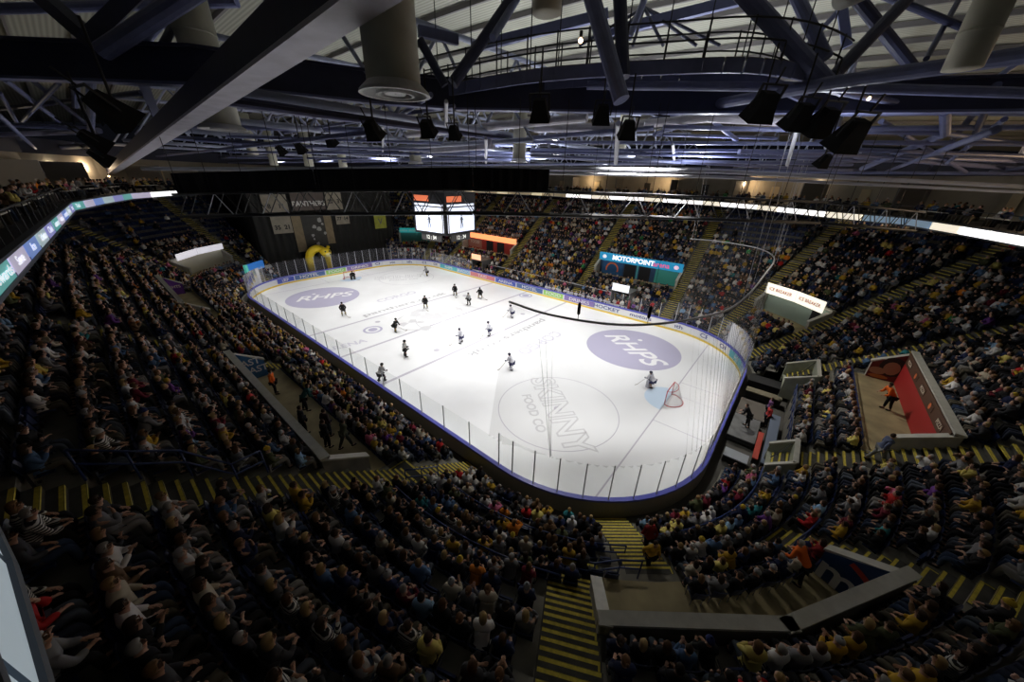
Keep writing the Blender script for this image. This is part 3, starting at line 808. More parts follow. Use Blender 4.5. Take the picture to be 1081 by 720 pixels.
for pn, kw in POSES.items():
    GS = 1.24
    J, B = make_pose(**kw)
    JF, BF = with_fingers(J, B)
    body = skin_mesh('person_body', JF, BF, 'pelvis', 1); body.materials.append(FAB)
    tj, tb = subset(J, B, TOPJ, .018); top = skin_mesh('person_top', tj, tb, 'waist', 1); top.materials.append(FAB)
    lj, lb = subset(J, B, LEGJ, .014); leg = skin_mesh('person_trousers', lj, lb, 'pelvis', 1); leg.materials.append(FAB)
    shoe = []
    for k in 'ab':
        sh = MB(); a = Vector(J['ankle_'+k][0]); t = Vector(J['toe_'+k][0])
        sh.tube([a+Vector((0, -.05, -.03)), a+Vector((0, 0, -.045)), t+Vector((0, 0, 0)), t+Vector((0, .05, -.005))], [.035, .05, .045, .03], 8)
        shoe.append(sh.mesh('person_shoe', FAB, True))
    hairs = {hk: hair_mesh(J, hk).mesh('person_hair', FAB, True) for hk in HAIRK}
    HI[pn] = dict(body=body, top=top, trousers=leg, shoes=shoe, hair=hairs)
    GS = 1.10
    # light version: body parts as arrays with a colour slot each
    def arrays(me, slot):
        v = np.empty(len(me.vertices)*3, np.float32); me.vertices.foreach_get('co', v)
        f = [tuple(p.vertices) for p in me.polygons]
        return v.reshape(-1, 3), f, slot
    parts = []
    hj = {n: J[n] for n in ('neck', 'jaw', 'skull')}
    m_ = MB(); c = Vector(J['skull'][0]); m_.ball(c+Vector((0, .012, -.025)), .1, 7, 5, (.85, 1, 1.2)); m_.tube([J['neck'][0], c], .05, 5, False)
    for k in 'ab': m_.ball(J['palm_'+k][0], .045, 5, 3)
    parts.append(arrays(m_.mesh('lo', FAB), 0))
    t0, t0b = subset(J, B, TOPJ, .012); parts.append(arrays(skin_mesh('lo', t0, t0b, 'waist', 0), 1))
    l0, l0b = subset(J, B, [n for n in LEGJ if not n.startswith('calf')], .01)
    l0b = l0b+[('knee_a', 'ankle_a'), ('knee_b', 'ankle_b')]
    parts.append(arrays(skin_mesh('lo', l0, l0b, 'pelvis', 0), 2))
    for hk in ('short', 'long', 'hat'):
        m_ = MB(); c = Vector(J['skull'][0])+Vector((0, -.014, .012)); m_.ball(c, .105, 7, 4, (.95, 1.05, 1))
        if hk == 'long': m_.ball(c+Vector((0, -.04, -.09)), .08, 6, 4, (1, .7, 1.4))
        LO.append((parts+[arrays(m_.mesh('lo', FAB), 3)], pn, hk))
SKINC = [(.50, .29, .20), (.56, .34, .25), (.44, .25, .17), (.60, .38, .28), (.17, .09, .06), (.30, .17, .11)]
HAIRC = {'short': [(.05, .03, .02), (.02, .015, .012), (.16, .09, .04), (.32, .30, .28), (.30, .19, .08)],
         'long': [(.05, .03, .02), (.20, .11, .05), (.42, .29, .13), (.10, .05, .025)], 'bun': [(.05, .03, .02), (.42, .29, .13), (.2, .1, .05)],
         'hat': [(.02, .02, .02), (.60, .42, .04), (.35, .35, .36), (.02, .03, .12), (.5, .5, .5)]}
TOPC = [('black', (.012, .012, .014), 38), ('charcoal', (.04, .04, .045), 12), ('navy', (.014, .022, .07), 10), ('grey', (.20, .20, .21), 10), ('white', (.62, .60, .58), 13), ('mustard yellow', (.50, .31, .03), 8),
        ('pale yellow', (.70, .58, .16), 3), ('cream', (.50, .44, .34), 4), ('olive green', (.08, .09, .04), 3), ('red', (.42, .02, .02), 2.2), ('burgundy', (.16, .015, .03), 2), ('pink', (.55, .14, .24), 1.4), ('teal', (.03, .20, .22), .8),
        ('denim blue', (.08, .15, .28), 4), ('brown', (.14, .08, .04), 3), ('orange', (.65, .20, .02), 1), ('purple', (.16, .05, .26), 1), ('light blue', (.22, .36, .52), 1.5), ('bright green', (.05, .28, .09), .4)]
LEGC = [(.010, .010, .012), (.016, .022, .045), (.03, .05, .10), (.012, .012, .015), (.07, .085, .11), (.09, .08, .06), (.01, .012, .02), (.008, .008, .01), (.22, .21, .20)]
TW = [t[2] for t in TOPC]
GARM = {'hands in lap': 'top', 'leaning on knees': 'jacket', 'clapping': 'shirt', 'holding phone': 'sweater', 'arms folded': 'coat', 'hand at chin': 'hoodie', 'drinking': 'jersey'}

# ---- seats
def seat_parts(up_):
    back = MB()
    prof = [(-.150, .44), (-.175, .55), (-.205, .70), (-.235, .84)]
    for x0, x1 in ((-.22, -.11), (-.11, .11), (.11, .22)):
        c0 = .03 if abs(x0) > .2 else 0; c1 = .03 if abs(x1) > .2 else 0
        for (y0, z0), (y1, z1) in zip(prof, prof[1:]):
            back.quad((x0, y0+c0, z0), (x1, y0+c1, z0), (x1, y1+c1, z1), (x0, y1+c0, z1))
            back.quad((x1, y0+c1-.03, z0), (x0, y0+c0-.03, z0), (x0, y1+c0-.03, z1), (x1, y1+c1-.03, z1))
        back.quad((x0, prof[-1][0]+c0, .84), (x1, prof[-1][0]+c1, .84), (x1, prof[-1][0]+c1-.03, .84), (x0, prof[-1][0]+c0-.03, .84))
    back.quad((.22, -.12, .44), (.22, -.15, .44), (.22, -.235, .84), (.22, -.205, .84)); back.quad((-.22, -.12, .44), (-.22, -.15, .44), (-.22, -.235, .84), (-.22, -.205, .84))
    pan = MB()
    if up_:
        for (y0, z0), (y1, z1) in (((-.10, .42), (-.13, .60)), ((-.13, .60), (-.165, .80))):
            pan.quad((-.2, y0+.05, z0), (.2, y0+.05, z0), (.2, y1+.05, z1), (-.2, y1+.05, z1)); pan.quad((.2, y0, z0), (-.2, y0, z0), (-.2, y1, z1), (.2, y1, z1))
            pan.quad((-.2, y0, z0), (-.2, y0+.05, z0), (-.2, y1+.05, z1), (-.2, y1, z1)); pan.quad((.2, y0, z0), (.2, y0+.05, z0), (.2, y1+.05, z1), (.2, y1, z1))
        pan.quad((-.2, -.165, .8), (.2, -.165, .8), (.2, -.115, .8), (-.2, -.115, .8))
    else:
        pan.box((-.2, -.14, .385), (.2, .24, .425)); pan.box((-.19, .22, .36), (.19, .25, .415))
    br = MB()
    for s in (-1, 1): br.box((s*.225-.012, -.16, .0), (s*.225+.012, -.10, .62)); br.box((s*.225-.012, -.16, .58), (s*.225+.012, .10, .61))
    br.box((-.235, -.15, .38), (.235, -.11, .41))
    return back, pan, br
# ---------------------------------------------------------------- fill the terrace
rng = random.Random(11)
SP = .52
slots = []       # u, row, pos, rz, aisle, nth, occupied
def block_edges(i):
    """seat runs in row i: between aisles / cut-outs"""
    occ = []
    for (uc, hw, r0, r1, _), lab in zip(AISLES, ai_lab):
        r0 = 0 if r0 == 9 else r0
        if r0 <= i < r1 and not cut(uc, i):
            s = scale_at(uc, row_d(i)+.4); occ.append((uc-(hw+.08)/s, uc+(hw+.08)/s))
    for a, b, q0, q1 in VOMS.values():
        if q0 <= i < q1:
            s = scale_at(a, row_d(i)+.4); occ.append((a-.22/s, b+.22/s))
    if i < PIT[3]: occ.append((PIT[0], PIT[1]))
    if 2 <= i < 5: occ.append((u_right(4.5), u_c('far_right', 9)))
    if 2 <= i < 4: occ.append((u_right(-6.42), u_right(-3.6)))
    occ.append(CURT)
    occ.sort(); runs = []; cur = 0.0
    for a, b in occ:
        if a > cur: runs.append((cur, a))
        cur = max(cur, b)
    if cur < UT: runs.append((cur, UT))
    return runs
def occupancy(u, i, X):
    x, y = X.x, X.y; d = row_d(i)
    if x < -27 and y < -4: return .12 if d > 9.5 else (.75 if d > 8 else .93)
    if x < -16 and y < -20: return .55 if d > 11 else .9
    if x < -31 and y > 0: return .5
    if y > 20 and 21.5 < x < 30.5: return .10 if d > 12.5 else .82
    if y > 20 and x > 30 and d > 15: return .5
    if y > 15 and d > 16.5: return .35
    if x > 36 and -4 < y < 24 and d > 13: return .72
    if y < -18 and abs(x-12) < 6 and d > 9: return .82
    if d > 12 and y < -15: return .75
    return .93
AISLE_NAMES = ['near side stairs', 'blue banner stairs', 'purple banner stairs', 'far left stairs', 'near corner stairs', 'boards stairs', 'arc logo stairs', 'lower mural stairs', 'upper mural stairs']
for i in range(NROW):
    for ri, (a, b) in enumerate(block_edges(i)):
        u = a
        run = []
        while True:
            s = scale_at(u, row_d(i)+.6); nu = u+SP/s
            if nu > b: break
            run.append((u+nu)/2); u = nu
        for k, uu_ in enumerate(run):
            X = P(uu_, row_d(i)+.60, row_z(i)+.004)
            px = to_px(X+Vector((0, 0, .8)))
            if px is None or not (-130 < px[0] < 1211 and -100 < px[1] < 850) or px[2] < 1.2: continue
            # tidy name of the place: nearest stairs and count from it
            best = None
            for q, (uc, hw, r0, r1, _) in enumerate(AISLES):
                if not ((0 if r0 == 9 else r0) <= i < r1): continue
                dist = abs(uc-uu_)
                if best is None or dist < best[0]: best = (dist, q)
            slots.append(dict(u=uu_, i=i, X=X, rz=facing(uu_), px=px, k=k, n=len(run), ai=best[1], occ=rng.random() < occupancy(uu_, i, X)))
print('slots', len(slots), sum(s['occ'] for s in slots))
def inframe(s): return -5 < s['px'][0] < 1086 and 0 < s['px'][1] < 735
near_people = sorted([s for s in slots if s['occ'] and inframe(s)], key=lambda s: s['px'][2])[:262]
near_seats = sorted([s for s in slots if inframe(s) and not s['occ']], key=lambda s: s['px'][2])[:150]
near_seats += sorted([s for s in slots if inframe(s) and s['occ']], key=lambda s: s['px'][2])[:120]
for s in near_people: s['hi'] = True
for s in near_seats: s['his'] = True

def mass(name, items, attr_mat, label=None, cat=None, kind=None, group=None):
    """items: list of (verts Nx3, faces list, colours per slot -> rgb, matrix rot z, loc, scale) merged in one mesh"""
    V = []; F = []; C = []; n = 0; LS = []
    for parts, cols, rz, loc, sc in items:
        c, s_ = math.cos(rz), math.sin(rz)
        for v, f, slot in parts:
            w = np.empty_like(v); w[:, 0] = (v[:, 0]*c-v[:, 1]*s_)*sc+loc[0]; w[:, 1] = (v[:, 0]*s_+v[:, 1]*c)*sc+loc[1]; w[:, 2] = v[:, 2]*sc+loc[2]
            V.append(w); C.append(np.tile(np.array([*cols[slot], 1.0], np.float32), (len(v), 1)))
            F.append((f[0]+n, f[1])); n += len(v)
    V = np.concatenate(V); C = np.concatenate(C)
    li = np.concatenate([a for a, _ in F]); lt = np.concatenate([b for _, b in F])
    me = bpy.data.meshes.new(name)
    me.vertices.add(len(V)); me.vertices.foreach_set('co', V.ravel())
    me.loops.add(len(li)); me.loops.foreach_set('vertex_index', li.astype(np.int32))
    me.polygons.add(len(lt)); st = np.concatenate([[0], np.cumsum(lt)[:-1]]).astype(np.int32)
    me.polygons.foreach_set('loop_start', st)
    a = me.attributes.new('Col', 'FLOAT_COLOR', 'POINT'); a.data.foreach_set('color', C.ravel())
    me.polygons.foreach_set('use_smooth', np.ones(len(lt), bool))
    me.materials.append(attr_mat); me.update(calc_edges=True); me.validate()
    o = bpy.data.objects.new(name, me); COL.objects.link(o)
    return tag(o, label, cat, group, kind)
def pack(p):      # faces as flat index + totals
    v, f, slot = p
    return (v, (np.array([q for t in f for q in t], np.int64), np.array([len(t) for t in f], np.int32)), slot)
LOP = [([pack(p) for p in parts], pn, hk) for parts, pn, hk in LO]
ORD = ['first', 'second', 'third', 'fourth', 'fifth', 'sixth', 'seventh', 'eighth', 'ninth', 'tenth', 'eleventh', 'twelfth', 'thirteenth', 'fourteenth', 'fifteenth', 'sixteenth', 'seventeenth', 'eighteenth', 'nineteenth', 'twentieth', '21st', '22nd', '23rd', '24th', '25th', '26th', '27th', '28th', '29th', '30th', '31st', '32nd', '33rd', '34th', '35th', '36th', '37th', '38th', '39th', '40th', '41st', '42nd', '43rd', '44th', '45th', '46th', '47th', '48th', '49th', '50th']
def where(s):
    """Nth seat from the named stairs, Mth row up"""
    uc = AISLES[s['ai']][0]; dist = (s['u']-uc)*scale_at(s['u'], row_d(s['i'])+.6)
    if abs(dist) > 26: dist = 26
    n = max(1, int(round((abs(dist)-.75)/SP+.5)))
    side = 'beyond' if dist < 0 else 'this side of'
    name = {0: 'near side stairs', 1: 'blue banner stairs', 2: 'purple banner stairs', 3: 'far left stairs', 4: 'near corner stairs', 5: 'short boards stairs', 6: 'arc logo stairs', 7: 'lower mural stairs', 8: 'upper mural stairs', 9: 'sign box stairs'}.get(s['ai'], 'far stairs')
    if s['ai'] in (4, 5): side = 'left of' if dist < 0 else 'right of'
    elif s['ai'] in (6, 7, 8): side = 'this side of' if dist < 0 else 'beyond'
    else: side = 'beyond' if dist < 0 else 'this side of'
    return '%s %s %s, %s row' % (ORD[min(n-1, 49)], side, name, ORD[s['i']])
used = {}
def uniq(lab):
    used[lab] = used.get(lab, 0)+1
    return lab
items = []
for s in slots:
    if not s['occ']: continue
    tn, tc, _ = rng.choices(TOPC, TW)[0]
    j = rng.uniform(.75, 1.25); tc = tuple(min(1, c*j) for c in tc)
    hk = rng.choices(['short', 'long', 'bun', 'hat'], [5, 3.2, .8, 1.6])[0]
    hc = rng.choice(HAIRC[hk]); sk = rng.choices(SKINC, [5, 5, 3, 4, .6, .6])[0]; lc = rng.choice(LEGC)
    rz = s['rz']+rng.gauss(0, .13); sc = rng.uniform(.93, 1.06)
    s['who'] = (tn, tc, hk, hc, sk, lc, rz, sc)
    if s.get('hi'): continue
    cand = [q for q in LOP if q[2] == ('long' if hk == 'bun' else hk)]
    q = rng.choice(cand)
    items.append((q[0], (sk, tc, lc, hc), rz, s['X'], sc))
mass('crowd', items, CROWDM, 'seated crowd in dark, white and mustard tops filling the stands round the ice', 'crowd', 'stuff')
# ---- nearest people, one by one
JERS = bpy.data.materials.new('striped_jersey'); JERS.use_nodes = True
nt = JERS.node_tree; b_ = nt.nodes['Principled BSDF']; b_.inputs['Roughness'].default_value = .85
tc_ = nt.nodes.new('ShaderNodeTexCoord'); wv = nt.nodes.new('ShaderNodeTexWave'); wv.inputs['Scale'].default_value = 6; wv.bands_direction = 'Z'
cr = nt.nodes.new('ShaderNodeValToRGB'); cr.color_ramp.interpolation = 'CONSTANT'; cr.color_ramp.elements[0].color = (.012, .012, .014, 1); cr.color_ramp.elements[1].position = .5; cr.color_ramp.elements[1].color = (.55, .54, .5, 1)
nt.links.new(tc_.outputs['Object'], wv.inputs['Vector']); nt.links.new(wv.outputs['Fac'], cr.inputs['Fac']); nt.links.new(cr.outputs['Color'], b_.inputs['Base Color'])
PHONE = MB(); PHONE.box((-.038, -.005, -.075), (.038, .005, .075)); PHONEM = PHONE.mesh('phone', DARK)
GROUPN = 'spectators in the nearest seats'
top_striped = {}
for pn in POSES:
    m2 = HI[pn]['top'].copy(); m2.materials.clear(); m2.materials.append(JERS); top_striped[pn] = m2
def add_person(X, rz, pose, who, label, group=None, sc=1.0, hi=None, striped=False, name='person', cat='person'):
    tn, tc, hk, hc, sk, lc = who[:6]
    K = (hi or HI)[pose]
    o = inst(name, K['body'], None, X, rz, sk); o.scale = (sc, sc, sc); tag(o, label, cat, group)
    inst('top', top_striped[pose] if striped else K['top'], o, color=tc); inst('trousers', K['trousers'], o, color=lc)
    inst('hair' if hk != 'hat' else 'knitted_hat', K['hair'][hk], o, color=hc); [inst('shoe', q_, o, color=(.03, .03, .03)) for q_ in K['shoes']]
    return o
HN = {'short': '', 'long': 'long-haired ', 'bun': 'bun-haired ', 'hat': 'hatted '}
for s in near_people:
    tn, tc, hk, hc, sk, lc, rz, sc = s['who']
    pose = rng.choices(list(POSES), [5, 3, 2, 1.5, 2.5, 1.5, 1])[0]
    st = tn in ('white', 'black') and rng.random() < .10
    lab = '%sperson in %s %s, %s' % (HN[hk], 'striped' if st else tn, GARM[pose], where(s))
    add_person(s['X'], rz, pose, (tn, tc, hk, hc, sk, lc), lab, GROUPN, sc, striped=st)
# ---- seats: light mass and the nearest ones
def seat_pack(up_):
    out = []
    for q in seat_parts(up_)[:2]:
        out.append(pack((np.array(q.v, np.float32), q.f, 0)))
    return out
SPU, SPD = seat_pack(True), seat_pack(False)
SC = (.010, .022, .085)
items = []
for s in slots:
    if s.get('his'): continue
    items.append(((SPD if s['occ'] else SPU), (SC,), s['rz'], s['X'], 1.0))
mass('seat_rows', items, objcol_mat('seat_plastic_rows', .4, True), 'rows of dark blue tip-up seats covering the whole terrace', 'seats', 'stuff')
bk_, pn_u, br_ = seat_parts(True); _, pn_d, _ = seat_parts(False)
bm_, pu_, pd_, brm = bk_.mesh('backrest', SEATM), pn_u.mesh('seat_pan', SEATM), pn_d.mesh('seat_pan', SEATM), br_.mesh('bracket', DARK)
for s in near_seats:
    o = inst('stadium_seat', bm_, None, s['X'], s['rz'])
    inst('seat_pan', pd_ if s['occ'] else pu_, o); inst('bracket', brm, o)
    if s['occ']: lab = 'blue seat of the %s-topped person, %s' % (s['who'][0], where(s))
    else: lab = 'empty tipped-up blue seat, %s' % where(s)
    tag(o, lab, 'seat', 'blue seats of the nearest rows' if s['occ'] else 'empty blue seats of the nearest rows')
